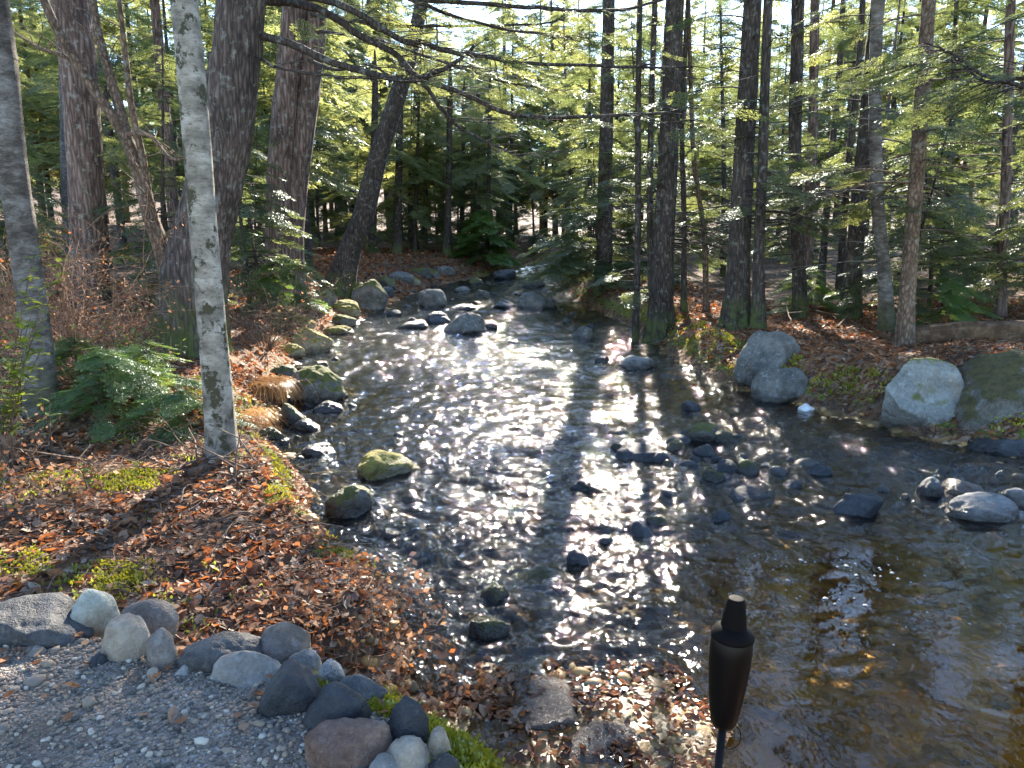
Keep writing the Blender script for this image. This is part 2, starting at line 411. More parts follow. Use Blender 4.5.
def simple(name, c, rough, spec=.5, metallic=0, bumpscale=0):
    N = NT(name)
    v = N.objvec(); n = N.noise(v, 30, 4)
    cc = N.mix(N.math('MULTIPLY', n, .5), rgb(*c), rgb(*[x * .6 for x in c]))
    return N.end(N.principled(cc, N.math('ADD', rough, N.math('MULTIPLY', n, .12)), N.bump(N.noise(v, 180, 3), .15, .001) if bumpscale else None, spec, metallic))
M['torch_metal'] = simple('dark_bronze_metal', (.003, .002, .0022), .33, .14, .0, 1)
M['torch_cap'] = simple('dark_snuffer_metal', (.004, .0032, .0034), .6, .06, 0, 1)
M['foam'] = simple('foam_bubbles', (.32, .32, .31), .5)
M['log'] = bark_mat('rotten_log', (.07, .04, .022), (.21, .125, .07), (.38, .26, .155), 1, 9, .8, .1, 0, .15)
# ------------------------------------------------------------------ stream outline and terrain
left_px = [(738, 724), (700, 686), (640, 668), (560, 664), (505, 672), (470, 692), (432, 704), (392, 668), (410, 640), (402, 605), (366, 586),
           (322, 551), (318, 500), (285, 465), (262, 432), (290, 402), (300, 372), (318, 345), (365, 323), (398, 303), (425, 290), (472, 279), (508, 272.5)]
right_px = [(547, 272.5), (556, 285), (575, 303), (605, 318), (640, 333), (655, 350), (700, 378), (745, 395), (800, 409), (860, 426), (915, 440), (960, 452), (1010, 462)]
poly = [(.62, 2.2)] + [tuple(PW(*p)[:2]) for p in left_px]
far_l, far_r = poly[-1], tuple(PW(*right_px[0])[:2])
poly += [(far_l[0] + 1.5, far_l[1] + 8), (far_l[0] + 7, far_l[1] + 20), (far_l[0] + 11, far_l[1] + 20), (far_r[0] + 3.0, far_r[1] + 7)]
poly += [tuple(PW(*p)[:2]) for p in right_px] + [(5.6, 6.6), (6.2, 5.2), (6.0, 3.6), (5.0, 2.2), (2.0, 1.7)]
POLY = np.array(poly)

pat = [(-160, 640), (0, 642), (60, 634), (115, 642), (180, 657), (260, 676), (330, 694), (375, 716), (425, 742), (450, 775)]
PAT = np.array([tuple(P(x, y, .7)[:2]) for x, y in pat] + [(.05, 1.3), (.5, .3), (.6, -3), (-7, -3), (-7, 3.0)])

def sdf(poly, x, y):
    """signed distance, negative inside"""
    sh = np.shape(x); x = np.ravel(x).astype(float); y = np.ravel(y).astype(float)
    best = np.full(x.shape, 1e9); inside = np.zeros(x.shape, bool)
    n = len(poly)
    for i in range(n):
        ax, ay = poly[i]; bx, by = poly[(i + 1) % n]
        ex, ey = bx - ax, by - ay
        t = np.clip(((x - ax) * ex + (y - ay) * ey) / (ex * ex + ey * ey + 1e-12), 0, 1)
        best = np.minimum(best, (x - ax - t * ex) ** 2 + (y - ay - t * ey) ** 2)
        c = ((ay > y) != (by > y))
        xc = ax + (y - ay) * ex / (ey if abs(ey) > 1e-12 else 1e-12)
        inside ^= c & (x < xc)
    d = np.sqrt(best)
    return np.where(inside, -d, d).reshape(sh)

# bank height / bank width control points: x, y, H, W
CTRL = np.array([(0.1, 3.0, .0, .5), (.6, 3.2, .0, .5), (.3, 2.6, .0, .5), (-.25, 3.4, .05, .3), (-.9, 3.9, .30, .24), (-.75, 3.6, .22, .24), (-1.2, 4.8, .42, .26), (-1.7, 6.0, .48, .55), (-2.6, 7.5, .55, .8),
                 (-3.2, 10, .55, 1.0), (-3.4, 14, .5, 1.4), (-4, 20, .7, 2.2), (-3, 30, .8, 3), (1.6, 17, .55, .5), (1.6, 25, .6, .8), (2.6, 12, .50, .7),
                 (3.2, 10, .55, .8), (4.5, 8.5, .6, 1.1), (6, 8, .75, 1.6), (8, 6, .8, 1.5), (3, 35, .8, 2), (4, 1.5, .5, .7), (1.2, 1.0, .25, .8)])
BUMPS = [(P(372, 640, .1), .16, .15), (P(484, 668, 0), .07, .07), (P(620, 720, 0), .03, .3)]

def terrain(x, y, full=False):
    x = np.asarray(x, float); y = np.asarray(y, float)
    d = sdf(POLY, x, y)
    w = 1.0 / ((x[..., None] - CTRL[:, 0]) ** 2 + ((y[..., None] - CTRL[:, 1])) ** 2 + .08) ** 1.6
    w /= w.sum(-1, keepdims=True)
    H = (w * CTRL[:, 2]).sum(-1); W = (w * CTRL[:, 3]).sum(-1)
    dd = d + .10 * fbm(x * 2.2, y * 2.2, 3.3, 3) * np.clip(y / 5, .4, 1.5)
    land = H * sstep(np.clip(dd, 0, None) / W) ** .8 + .05 * np.clip(dd, 0, .6) * sstep(H / .3)
    ax = np.abs(x)
    rise = .028 * np.clip(d - 2, 0, 30) + .016 * np.clip(y - 26, 0, 50) + .11 * np.clip(y - 75, 0, 200) + .02 * np.clip(ax - 14, 0, 100)
    land = land + rise
    bed = -.42 * sstep(np.clip(-dd, 0, None) / 1.1) ** .7 - .01
    pool = sstep((x - .9) / .9) * sstep((6.2 - y) / 1.2)
    bed = bed * (1 + .35 * pool)
    bed = np.maximum(bed, -.6)
    base = np.where(dd > 0, land, bed) + zw(y)
    for (bp, bh, bs) in BUMPS:
        base = base + bh * np.exp(-((x - bp[0]) ** 2 + (y - bp[1]) ** 2) / (2 * bs * bs))
    base = base + np.where(dd > .15, .06, .03) * fbm(x * .9, y * .9, .5, 3) * sstep(np.clip(dd - .1, 0, 1) + .3) + np.where(dd > 0, .016, .02) * fbm(x * 5, y * 5, 1.5, 3)
    dp = sdf(PAT, x, y)
    wid = .12 + .50 * sstep((x + 1.6) / 1.2)
    k = sstep(dp / wid)
    pz = .7 + .006 * fbm(x * 6, y * 6, 2.2, 3)
    z = pz * (1 - k) + base * k
    if full: return z, d, dp, k
    return z

def hz(x, y): return float(terrain(np.array([x]), np.array([y]))[0])

def ground_at(px, py, z0=.5):
    z = z0
    for _ in range(12):
        p = P(px, py, z); z = .5 * z + .5 * hz(p[0], p[1])
    p = P(px, py, z); p[2] = hz(p[0], p[1])
    return p

# ground sheet: rows get wider apart with distance
nr, nc = 820, 560
rows = -4 + 2.2 * (320 / 2.2) ** (np.linspace(0, 1, nr))
ts = np.linspace(-1, 1, nc); ts = 1.45 * (.55 * ts + .45 * ts ** 3)
GX = ts[None, :] * (rows[:, None] + 4) ; GY = np.repeat(rows[:, None], nc, 1)
gz, gd, gdp, gk = [np.concatenate(a) for a in zip(*[terrain(GX[i:i + 100], GY[i:i + 100], True) for i in range(0, nr, 100)])]
m_bed = 1 - sstep((gz - zw(GY) - .0) / .10)
m_gravel = 1 - sstep((gdp + .02) / .10)
edge = sstep((GY - 4.2) / .5) * np.exp(-((gd - .22) / .22) ** 2) * sstep((gz - zw(GY)) / .2)
nn = fbm(GX * .5, GY * .5, 9, 3)
m_moss = np.clip(.62 * edge * (gd > 0) + .35 * sstep((nn - .25) * 3) * .9, 0, 1)
strip = sstep((GX + 1.1) / .3) * (1 - sstep((gdp - 1.08) / .12)) * (1 - sstep((GX - .08) / .1)) * sstep((gdp - .02) / .05) * (1 - sstep((GY - 2.95) / .15)) * sstep((gz - .05) / .08)
m_moss = np.maximum(m_moss, .95 * strip)
shoal = np.exp(-(((GX - .25) / .5) ** 2 + ((GY - 2.9) / .4) ** 2))
m_bed = np.maximum(m_bed, .6 * shoal * (gdp > .4))
idx = np.arange(nr * nc).reshape(nr, nc)
gq = np.stack([idx[:-1, :-1], idx[:-1, 1:], idx[1:, 1:], idx[1:, :-1]], -1).reshape(-1, 4)
me = mesh_np('ground', np.stack([GX, GY, gz], -1).reshape(-1, 3), [gq], M['ground'], None, True,
             {'m_bed': m_bed.ravel(), 'm_gravel': m_gravel.ravel(), 'm_moss': m_moss.ravel()})
tag(link('ground', me), 'leaf covered forest floor with mossy banks and a gravel terrace at the front', 'ground', kind='structure')

# ------------------------------------------------------------------ water
# riffles: pixel centre, size in metres, strength of chop, foam
RIF = [(450, 560, .55, .9, 1.0, .16), (400, 600, .35, .4, .9, .20), (380, 500, .5, .6, .8, .05), (520, 470, 1.0, 1.2, .9, .05), (545, 430, .8, .9, .7, .08),
       (450, 420, 1.0, 1.5, .6, .0), (340, 345, .8, 1.6, .9, .22), (355, 380, .8, 1.3, .5, .05), (660, 640, .45, .35, .8, .05), (870, 460, 1.2, .6, .9, .12),
       (640, 500, .7, .6, .8, .10), (620, 530, .3, .25, .8, .25), (720, 480, .6, .5, .8, .06), (505, 300, 1.2, 4, .9, .22), (520, 283, 1.0, 5, 1.0, .38), (650, 367, .7, .5, .5, .12),
       (560, 560, .4, .3, .6, .0), (600, 400, 1.2, 1.2, .5, .0), (480, 350, 1.2, 2.0, .45, .0), (960, 470, .8, .35, .8, .12), (800, 440, .9, .6, .7, .05), (700, 420, .9, .6, .6, .04)]
wr, wc = 640, 520
wy = 1.4 * (70 / 1.4) ** np.linspace(0, 1, wr)
wt = np.linspace(-.62, 1.15, wc)
WX = wt[None] * (wy[:, None] + .6); WY = np.repeat(wy[:, None], wc, 1)
chop = np.full(WX.shape, .48) ; foam = np.zeros(WX.shape)
for (px, py, sx, sy, a, fo) in RIF:
    p = PW(px, py)
    g = np.exp(-((WX - p[0]) / sx) ** 2 - ((WY - p[1]) / sy) ** 2)
    chop = np.maximum(chop, a * g + .48 * (1 - g)); foam = foam + fo * g
pool = sstep((WX - .75 - .25 * (WY - 4)) / .5) * sstep((5.3 - WY + .12 * (WX - 2)) / .7)
chop = np.maximum(chop, .75 * sstep((WY - 8) / 4))
chop = chop * (1 - .93 * pool); foam = foam * (1 - pool)
qx = WX + .25 * fbm(WX * 1.1, WY * .8, 4, 2); qy = WY + .25 * fbm(WX * 1.1, WY * .8, 8, 2)
rid = lambda n: 1 - 2 * np.abs(n)
wz = 1.7 * chop ** 1.2 * (.030 * rid(noise3(qx * 1.9, qy * 1.7, 2)) + .026 * noise3(qx * 4.0, qy * 3.8, 5) + .019 * rid(noise3(qx * 6.5, qy * 6.5, 7))
                    + .011 * noise3(qx * 13, qy * 12, 9) + .004 * noise3(qx * 26, qy * 24, 19))
wz += pool * (.0028 * noise3(qx * 2.2, qy * 7, 13) + .0009 * noise3(qx * 6, qy * 18, 17))
wz += zw(WY)
wd = np.concatenate([sdf(POLY, WX[i:i + 80], WY[i:i + 80]) for i in range(0, wr, 80)])
idx = np.arange(wr * wc).reshape(wr, wc)
wq = np.stack([idx[:-1, :-1], idx[:-1, 1:], idx[1:, 1:], idx[1:, :-1]], -1).reshape(-1, 4)
keep = (wd.ravel()[wq].min(1) < .45)
wq = wq[keep]
used = np.unique(wq); remap = np.full(wr * wc, -1); remap[used] = np.arange(len(used))
me = mesh_np('stream_water', np.stack([WX, WY, wz], -1).reshape(-1, 3)[used], [remap[wq]], M['water'], None, True,
             {'rough_water': chop.ravel()[used], 'foam': foam.ravel()[used]})
tag(link('stream_water', me), 'shallow clear brown stream with sparkling riffles and a still pool', 'stream', kind='structure')

# ------------------------------------------------------------------ rocks
_bm = bmesh.new(); bmesh.ops.create_icosphere(_bm, subdivisions=5, radius=1)
ICO = np.array([v.co[:] for v in _bm.verts]); ICOF = np.array([[v.index for v in f.verts] for f in _bm.faces]); _bm.free()
_bm = bmesh.new(); bmesh.ops.create_icosphere(_bm, subdivisions=4, radius=1)
ICO4 = np.array([v.co[:] for v in _bm.verts]); ICOF4 = np.array([[v.index for v in f.verts] for f in _bm.faces]); _bm.free()
_bm = bmesh.new(); bmesh.ops.create_icosphere(_bm, subdivisions=1, radius=1)
ICO1 = np.array([v.co[:] for v in _bm.verts]); ICOF1 = np.array([[v.index for v in f.verts] for f in _bm.faces]); _bm.free()

def rock_verts(base, seed, ang=.6, rough=1.0, nplanes=9):
    g = np.random.default_rng(seed)
    v = base.copy()
    n = g.normal(size=(nplanes, 3)); n /= np.linalg.norm(n, axis=1)[:, None]
    for k in range(nplanes):
        off = g.uniform(.55, .85)
        e = np.clip(v @ n[k] - off, 0, None)
        v = v - n[k] * (e * ang)[:, None]
    o = g.uniform(0, 50, 3)
    r = 1 + rough * (.16 * noise3(*(v * .9 + o).T) + .07 * noise3(*(v * 2.3 + o).T) + .05 * noise3(*(v * 5 + o).T) + .025 * noise3(*(v * 11 + o).T) + .012 * noise3(*(v * 24 + o).T))
    return v * r[:, None]

def rock(name, centre, dims, seed, mat, label, cat='rock', ang=.6, rough=1.0, rz=None, tilt=0, group=None, base=None):
    big = dims[0] > .3
    v = rock_verts(ICO if big else ICO4, seed, ang, rough)
    ext = np.abs(v).max(0); v = v / ext * (np.array(dims) / 2)
    g = np.random.default_rng(seed + 99)
    if rz is None: rz = g.uniform(-.5, .5)
    me = mesh_np(name, v, [ICOF if big else ICOF4], M[mat])
    o = link(name, me, None, centre, (g.uniform(-.12, .12), tilt, rz))
    tag(o, label, cat, group)
    return o

def water_rock(px, pyb, w, h, mat, label, seed, ang=.6, rz=None, depth=.8, rough=1.0, tilt=0, zg=None, name='rock', cat='rock'):
    p = PW(px, pyb) if zg is None else P(px, pyb, zg)
    s = m_per_px(p)
    W, Hh = w * s, max(h * s * .95, .08 * w * s)
    dp = W * depth
    dist = math.hypot(p[0], p[1]); dirx, diry = p[0] / dist, p[1] / dist
    Ht = Hh * 1.5 + .05
    if zg is None:
        gz0 = hz(p[0] + dirx * dp * .42, p[1] + diry * dp * .42)
        if gz0 > p[2] + .05: p = p + np.array([0, 0, .75 * (gz0 - p[2])])
    c = (p[0] + dirx * dp * .42, p[1] + diry * dp * .42, p[2] + Hh - Ht / 2)
    return rock(name, c, (W, dp, Ht), seed, mat, label, cat, ang, rough, rz, tilt)

WR = [
 (384, 481, 76, 27, 'rock_gold', 'broad tan rock with a sunlit mossy back in the shallows by the left bank', .3),
 (353, 521, 54, 34, 'rock_darkmoss', 'rounded dark rock with a pale top just below the broad tan rock', .4),
 (318, 404, 60, 38, 'rock_moss', 'grey wedge shaped boulder with mossy foot at the left water edge', .9),
 (293, 427, 32, 26, 'rock_darkmoss', 'small dark mossy rock under the dry grass tuft', .6),
 (330, 414, 34, 11, 'rock_dark', 'flat dark wet stone at the foot of the grey wedge boulder', .6),
 (319, 458, 38, 17, 'rock_dark', 'dark wet rock in the shallows beside the white birch', .6),
 (306, 432, 36, 13, 'rock_grey', 'flat pale grey stone in the shallows just above the dark wet rock beside the birch', .6),
 (272, 442, 34, 14, 'rock_moss', 'low greenish stone tucked under the left bank behind the birch', .6),
 (312, 355, 44, 28, 'rock_gold', 'gold mossy rock at the small white cascade on the left side', .6),
 (372, 314, 42, 34, 'rock_moss', 'large boulder with yellow moss cap below the leaning tree', .5),
 (347, 322, 34, 16, 'rock_gold', 'low moss covered ledge stone left of the moss capped boulder', .6),
 (338, 336, 32, 12, 'rock_gold', 'flat mossy stone between the gold rock and the moss capped boulder', .6),
 (394, 318, 17, 10, 'rock_dark', 'little dark stone at the foot of the moss capped boulder', .6),
 (432, 309, 32, 21, 'rock_grey', 'rounded grey boulder in midstream cluster, upstream of the pointed one', .4),
 (414, 331, 34, 12, 'rock_dark', 'low brown black stone at the left end of the midstream cluster', .6),
 (439, 326, 30, 14, 'rock_dark', 'dark stone next to the pointed midstream boulder', .6),
 (465, 336, 44, 23, 'rock_grey', 'pointed grey boulder at the middle of the midstream cluster', .8),
 (490, 331, 22, 9, 'rock_dark', 'small black stone touching the right side of the pointed boulder', .6),
 (464, 311, 32, 8, 'rock_dark', 'flat dark slab just above the pointed midstream boulder', .7),
 (506, 310, 26, 10, 'rock_dark', 'low dark rock left of the long grey rock in the upper stream', .7),
 (536, 311, 44, 18, 'rock_grey', 'long grey sloping rock in the upper stream', .8),
 (505, 281, 24, 14, 'rock_dark', 'dark block shaped rock at the head of the far rapids', .8),
 (533, 289, 26, 12, 'rock_darkmoss', 'brownish rock at the right side of the far rapids', .6),
 (474, 286, 18, 9, 'rock_darkmoss', 'small mossy rock at the far left of the far rapids', .6),
 (463, 293, 22, 8, 'rock_grey', 'low grey rock in the far rapids nearest the left bank', .6),
 (482, 297, 18, 7, 'rock_grey', 'small low grey rock in the middle of the far rapids', .6),
 (400, 291, 30, 13, 'rock_grey', 'grey rock on the left shore behind the moss capped boulder', .6),
 (421, 285, 26, 12, 'rock_darkmoss', 'dark mossy rock on the left shore at the foot of the far trunks', .6),
 (446, 281, 24, 10, 'rock_grey', 'pale topped grey rock on the left shore beside the far rapids', .6),
 (384, 302, 22, 10, 'rock_dark', 'dark stone wedged between the moss capped boulder and the left shore rocks', .6),
 (513, 344, 15, 4, 'rock_dark', 'tiny dark stone alone in the smooth middle of the stream', .4),
 (586, 342, 30, 16, 'rock_grey', 'grey rock at the foot of the right bank below the dense dark hemlock', .6),
 (637, 370, 46, 16, 'rock_lgreyw', 'pale smooth rock with a wet foot near the right bank', .3),
 (603, 364, 20, 8, 'rock_dark', 'small dark rock left of the pale smooth rock near the right bank', .6),
 (690, 412, 22, 11, 'rock_dark', 'small dark stone in front of the twin boulders', .5),
 (639, 463, 54, 20, 'rock_blue', 'blocky blue black rock breaking the middle of the riffle', .9),
 (597, 496, 60, 14, 'rock_dark', 'long thin dark rock lying low in the riffle', .8),
 (641, 540, 26, 17, 'rock_blue', 'upright black stone at the lip above the still pool', .6),
 (577, 569, 26, 19, 'rock_blue', 'black stone with water pouring past it at the lip of the pool', .5),
 (706, 445, 46, 20, 'rock_darkmoss', 'brown green rock pile top stone right of the blocky rock', .6),
 (677, 452, 22, 12, 'rock_darkmoss', 'small brown stone between the blocky rock and the brown green rock', .6),
 (729, 476, 38, 14, 'rock_blue', 'low blue black rock below the brown green rock', .5),
 (720, 525, 26, 13, 'rock_blue', 'small blue black stone at the upper edge of the still pool', .4),
 (752, 503, 46, 11, 'rock_blue', 'flat blue black stone barely above water near the pool edge', .4),
 (809, 469, 34, 9, 'rock_grey', 'flat grey stone in the sparkling water below the white stone', .4),
 (625, 489, 20, 8, 'rock_dark', 'small dark stone at the right tip of the long thin dark rock', .4),
 (618, 435, 22, 8, 'rock_dark', 'small dark stone upstream of the blocky rock, left one of two', .4),
 (650, 433, 16, 6, 'rock_dark', 'tiny dark stone upstream of the blocky rock, right one of two', .4),
 (860, 519, 56, 32, 'rock_blue', 'big rough dark blue rock at the upper edge of the still pool', .7),
 (930, 500, 32, 22, 'rock_dark', 'dark rock in front of the mossy bank boulder', .6),
 (962, 498, 40, 18, 'rock_brownw', 'warm brown rock beside the dark one at the right shallows', .5),
 (980, 523, 74, 24, 'rock_lgreyw', 'wide smooth grey rock at the right end of the shallows', .3),
 (1012, 508, 34, 20, 'rock_lgreyw', 'pale rock behind the wide smooth grey rock', .5),
 (882, 494, 18, 8, 'rock_grey', 'little grey stone beside the big rough dark blue rock', .4),
 (495, 606, 32, 18, 'rock_darkmoss', 'brown black rock where the riffle spills towards the leafy shoal', .6),
 (490, 640, 46, 22, 'rock_darkmoss', 'dark slick rock under the blue tongue of water by the leafy shoal', .5),
 (545, 588, 70, 7, 'rock_darkmoss', 'smooth drowned slab that the water slides over at the pool lip', .2),
 (390, 541, 30, 10, 'rock_dark', 'flat black stone near the left bank with leaves caught on it', .5),
 (398, 440, 12, 7, 'rock_dark', 'tiny black stone upstream of the broad tan rock', .5),
 (755, 690, 0, 0, None, '', 0),
]
M['rock_lgreyw'] = rock_mat('pale_stream_granite', (.09, .087, .082), (.17, .165, .155), (.28, .27, .26), 0, .2, True)
M['rock_brownw'] = rock_mat('brown_stream_granite', (.12, .09, .07), (.24, .18, .14), (.36, .30, .25), 0, .2, True)
WR = [r for r in WR if r[4]]
for i, (px, pb, w, h, mt, lb, an) in enumerate(WR):
    if mt: water_rock(px, pb, w, h, mt, lb, 100 + i * 7, ang=an + .15)

# small stones that nothing tells apart
def small_stones(pts, mats, label, group, seed):
    g = np.random.default_rng(seed)
    for i, (px, py, w) in enumerate(pts):
        water_rock(px, py, w, w * g.uniform(.35, .55), mats[i % len(mats)], label, seed + i * 3, ang=.7)['group'] = group
small_stones([(672, 442, 12), (684, 436, 14), (716, 462, 12), (695, 462, 13), (668, 466, 12), (657, 470, 10), (743, 460, 12), (752, 466, 14), (765, 470, 12), (783, 472, 12), (712, 432, 14), (735, 440, 16),
              (752, 446, 12), (640, 484, 10), (610, 500, 9), (770, 494, 12), (700, 490, 9), (655, 520, 12), (664, 545, 10), (590, 560, 9), (790, 462, 9), (742, 424, 10)], ['rock_dark', 'rock_darkmoss', 'rock_blue'],
             'one of the many little dark stones poking out around the blocky rock in the riffle', 'little dark stones in the riffle', 3100)
small_stones([(284, 446, 14), (300, 462, 12), (297, 440, 12), (276, 425, 14), (330, 432, 12), (341, 446, 10), (326, 478, 12), (352, 408, 12), (345, 398, 10), (309, 408, 14), (288, 404, 14), (322, 368, 14), (336, 362, 11), (330, 350, 12)],
             ['rock_dark', 'rock_grey', 'rock_darkmoss'], 'one of the small wet stones lining the left shore beside the birch', 'small stones of the left shore', 3300)
small_stones([(408, 308, 9), (420, 300, 9), (412, 322, 10), (384, 316, 9), (452, 302, 8), (440, 296, 9), (476, 304, 7), (494, 296, 8), (552, 305, 9), (560, 312, 10), (548, 300, 8), (566, 322, 10), (590, 328, 10), (572, 316, 8), (520, 288, 7), (545, 292, 8), (434, 288, 8), (412, 294, 8), (488, 284, 7), (518, 296, 8)],
             ['rock_dark', 'rock_grey'], 'one of the small stones scattered through the upper rapids', 'small stones of the upper rapids', 3500)
small_stones([(300, 340, 34), (322, 322, 36), (336, 312, 34), (290, 362, 36), (356, 306, 30), (386, 297, 26), (408, 290, 24), (345, 330, 26), (284, 386, 34), (275, 402, 30), (432, 284, 20), (302, 376, 26)],
             ['rock_gold', 'rock_moss', 'rock_darkmoss'], 'one of the moss topped rocks lining the left shore between birch and leaning tree', 'moss topped rocks of the left shore', 3900)
small_stones([(676, 446, 30), (694, 440, 34), (722, 446, 30), (705, 456, 26), (660, 462, 22), (744, 476, 30), (776, 478, 26), (690, 470, 22), (712, 484, 28), (640, 496, 26), (668, 500, 22), (618, 452, 22), (792, 490, 24), (820, 478, 26), (655, 530, 26), (604, 545, 22)],
             ['rock_dark', 'rock_blue', 'rock_darkmoss'], 'one of the low wet dark rocks crowding the band across the riffle', 'low wet rocks across the riffle', 4100)
small_stones([(940, 476, 14), (905, 500, 12), (895, 508, 10), (952, 470, 12), (992, 484, 14), (1000, 476, 14), (945, 512, 14), (1018, 480, 14), (830, 486, 10), (846, 490, 9)],
             ['rock_dark', 'rock_brownw', 'rock_grey'], 'one of the small stones in the right shallows between pale boulder and pool', 'small stones of the right shallows', 3700)
# boulders
M['rock_mossbank'] = rock_mat('brown_mossy_boulder', (.05, .045, .035), (.10, .09, .07), (.20, .185, .15), .55, .25, True, mosscol=(.10, .085, .03))
water_rock(916, 436, 90, 66, 'boulder', 'large pale grey boulder with a flat face and leaf topped left corner', 3, ang=1.0, rz=.25, depth=.9, rough=.6, tilt=.18, name='boulder', cat='boulder') if False else None
M['boulder'] = rock_mat('pale_boulder_granite', (.09, .09, .082), (.19, .19, .17), (.30, .30, .27), .35, .4, True, sc=.8, mosscol=(.17, .17, .04))
water_rock(915, 438, 92, 66, 'boulder', 'large pale grey angular boulder leaning on the right bank', 5, ang=1.0, rz=.25, depth=.85, rough=.55, tilt=.2, name='boulder', cat='boulder')
water_rock(764, 394, 66, 50, 'rock_grey', 'rear one of the twin grey boulders at the right bank', 21, ang=.85, depth=.9, name='boulder', cat='boulder')
water_rock(779, 405, 62, 42, 'rock_grey', 'front one of the twin grey boulders at the right bank', 33, ang=.85, depth=.8, name='boulder', cat='boulder')
p = PW(1050, 452); 
rock('boulder', (p[0] - .02, p[1] + .62, .22), (1.9, 1.5, 1.45), 43, 'rock_mossbank', 'huge mossy boulder at the right edge with a dark hollow beneath', 'boulder', .55, 1.1, .1)
rock('rock', (p[0] - .45, p[1] + .0, .02), (.9, .5, .32), 47, 'rock_dark', 'black wet ledge in the hollow under the huge mossy boulder', 'rock', .8, .8, .1)
water_rock(806, 412, 20, 8, 'rock_white', 'small bright white stone in the shade below the front twin boulder', 64, ang=1.0, rough=1.8)

# terrace stones
ES = [
 (28, 648, 135, 40, 'rock_slate', 'long dark slate slab at the left end of the terrace edge', .5, .55),
 (93, 630, 52, 38, 'rock_pale', 'cream coloured sunlit stone standing behind the slate slab', .4, .8),
 (150, 640, 60, 36, 'rock_brown', 'brownish grey stone half hidden behind the tan rounded one', .4, .8),
 (127, 666, 52, 54, 'rock_tan', 'upright rounded tan stone with a brown edge in the terrace edging', .3, .8),
 (164, 671, 38, 42, 'rock_brown', 'narrow upright brown stone right of the tan rounded one', .5, .8),
 (226, 674, 92, 32, 'rock_slate', 'long dark grey loaf shaped stone in the middle of the terrace edging', .35, .6),
 (286, 659, 54, 32, 'rock_brown', 'grey brown stone behind the long loaf shaped one', .6, .8),
 (246, 694, 84, 32, 'rock_lgrey', 'flat light grey slanting stone in front of the loaf shaped one', .7, .7),
 (304, 675, 38, 25, 'rock_lgrey', 'small smooth pale grey stone beside the speckled one', .25, .9),
 (331, 687, 32, 23, 'rock_speck', 'little black and white speckled stone at the moss edge', .3, .9),
 (293, 719, 68, 52, 'rock_blue', 'broad blue black dome shaped stone in the terrace edging', .3, .8),
 (360, 708, 60, 27, 'rock_slate', 'dull grey stone wedged behind the black loaf at the moss edge', .4, .8),
 (341, 738, 76, 46, 'rock_blue', 'black loaf shaped stone in front of the dull grey one', .4, .7),
 (406, 754, 56, 54, 'rock_blue', 'glossy blue black egg shaped stone against the moss', .3, .8),
 (350, 780, 92, 52, 'rock_rust', 'large rusty brown stone at the bottom of the terrace edging', .5, .75),
 (440, 762, 28, 34, 'rock_tan', 'tan stone hidden between the black egg shaped one and the moss', .4, .8),
 (408, 778, 52, 34, 'rock_tan', 'ochre rounded stone at the bottom edge below the black egg shaped one', .3, .8),
 (385, 790, 46, 30, 'rock_lgrey', 'smooth grey stone at the very bottom right of the rusty one', .3, .8),
 (443, 782, 38, 26, 'rock_slate', 'dark low stone at the bottom right end of the edging', .4, .8),
 (20, 660, 0, 0, None, '', 0, 0),
 (100, 672, 22, 16, 'rock_blue', 'small dark pebble sized stone at the left foot of the tan rounded one', .3, .9),
 (155, 684, 20, 14, 'rock_tan', 'small ochre stone lying on the gravel below the narrow brown one', .3, .9),
 (183, 681, 20, 14, 'rock_lgrey', 'small grey green stone on the gravel at the tip of the loaf shaped one', .3, .9),
 (40, 660, 22, 12, 'rock_lgrey', 'small flat grey stone on the gravel in front of the slate slab', .4, .9),
 (255, 704, 20, 16, 'rock_brown', 'small rounded brown stone between the flat grey slanting one and the dome', .3, .9),
]
for i, (px, pb, w, h, mt, lb, an, dpth) in enumerate(ES):
    if mt: water_rock(px, pb, w, h, mt, lb, 700 + i * 5, ang=an + .3, depth=dpth, zg=.685, name='stone', cat='stone', rough=1.0)
rock('slab', tuple(P(548, 705, .0)), (.40, .62, .13), 801, 'rock_brownw', 'flat grey brown slab rock set in the leafy shoal', 'rock', .8, .5, .25)
rock('slab', tuple(P(600, 752, -.015)), (.46, .34, .13), 807, 'rock_brownw', 'pale sunlit flat slab at the bottom of the leafy shoal', 'rock', .8, .5, .1)

# gravel pebbles, streambed cobbles (stuff)
def scatter_pebbles(name, X, Y, Z, size, mat, label, cat, seed):
    g = np.random.default_rng(seed); n = len(X)
    base = ICO1; nv = len(base)
    sc = size[:, None] * g.uniform(.6, 1.3, (n, 3)) * np.array([1, 1, .62])
    a = g.uniform(0, 6.28, n); ca, sa = np.cos(a), np.sin(a)
    v = base[None] * (1 + g.normal(0, .10, (n, nv, 1))) * sc[:, None]
    vx = v[..., 0] * ca[:, None] - v[..., 1] * sa[:, None]; vy = v[..., 0] * sa[:, None] + v[..., 1] * ca[:, None]
    V = np.stack([vx + X[:, None], vy + Y[:, None], v[..., 2] + Z[:, None]], -1).reshape(-1, 3)
    Fc = (ICOF1[None] + (np.arange(n) * nv)[:, None, None]).reshape(-1, 3)
    fa = np.repeat(g.uniform(0, 1, n), len(ICOF1))
    me = mesh_np(name, V, [Fc], M[mat], None, True, None, {'leafcol': fa})
    return tag(link(name, me), label, cat, kind='stuff')

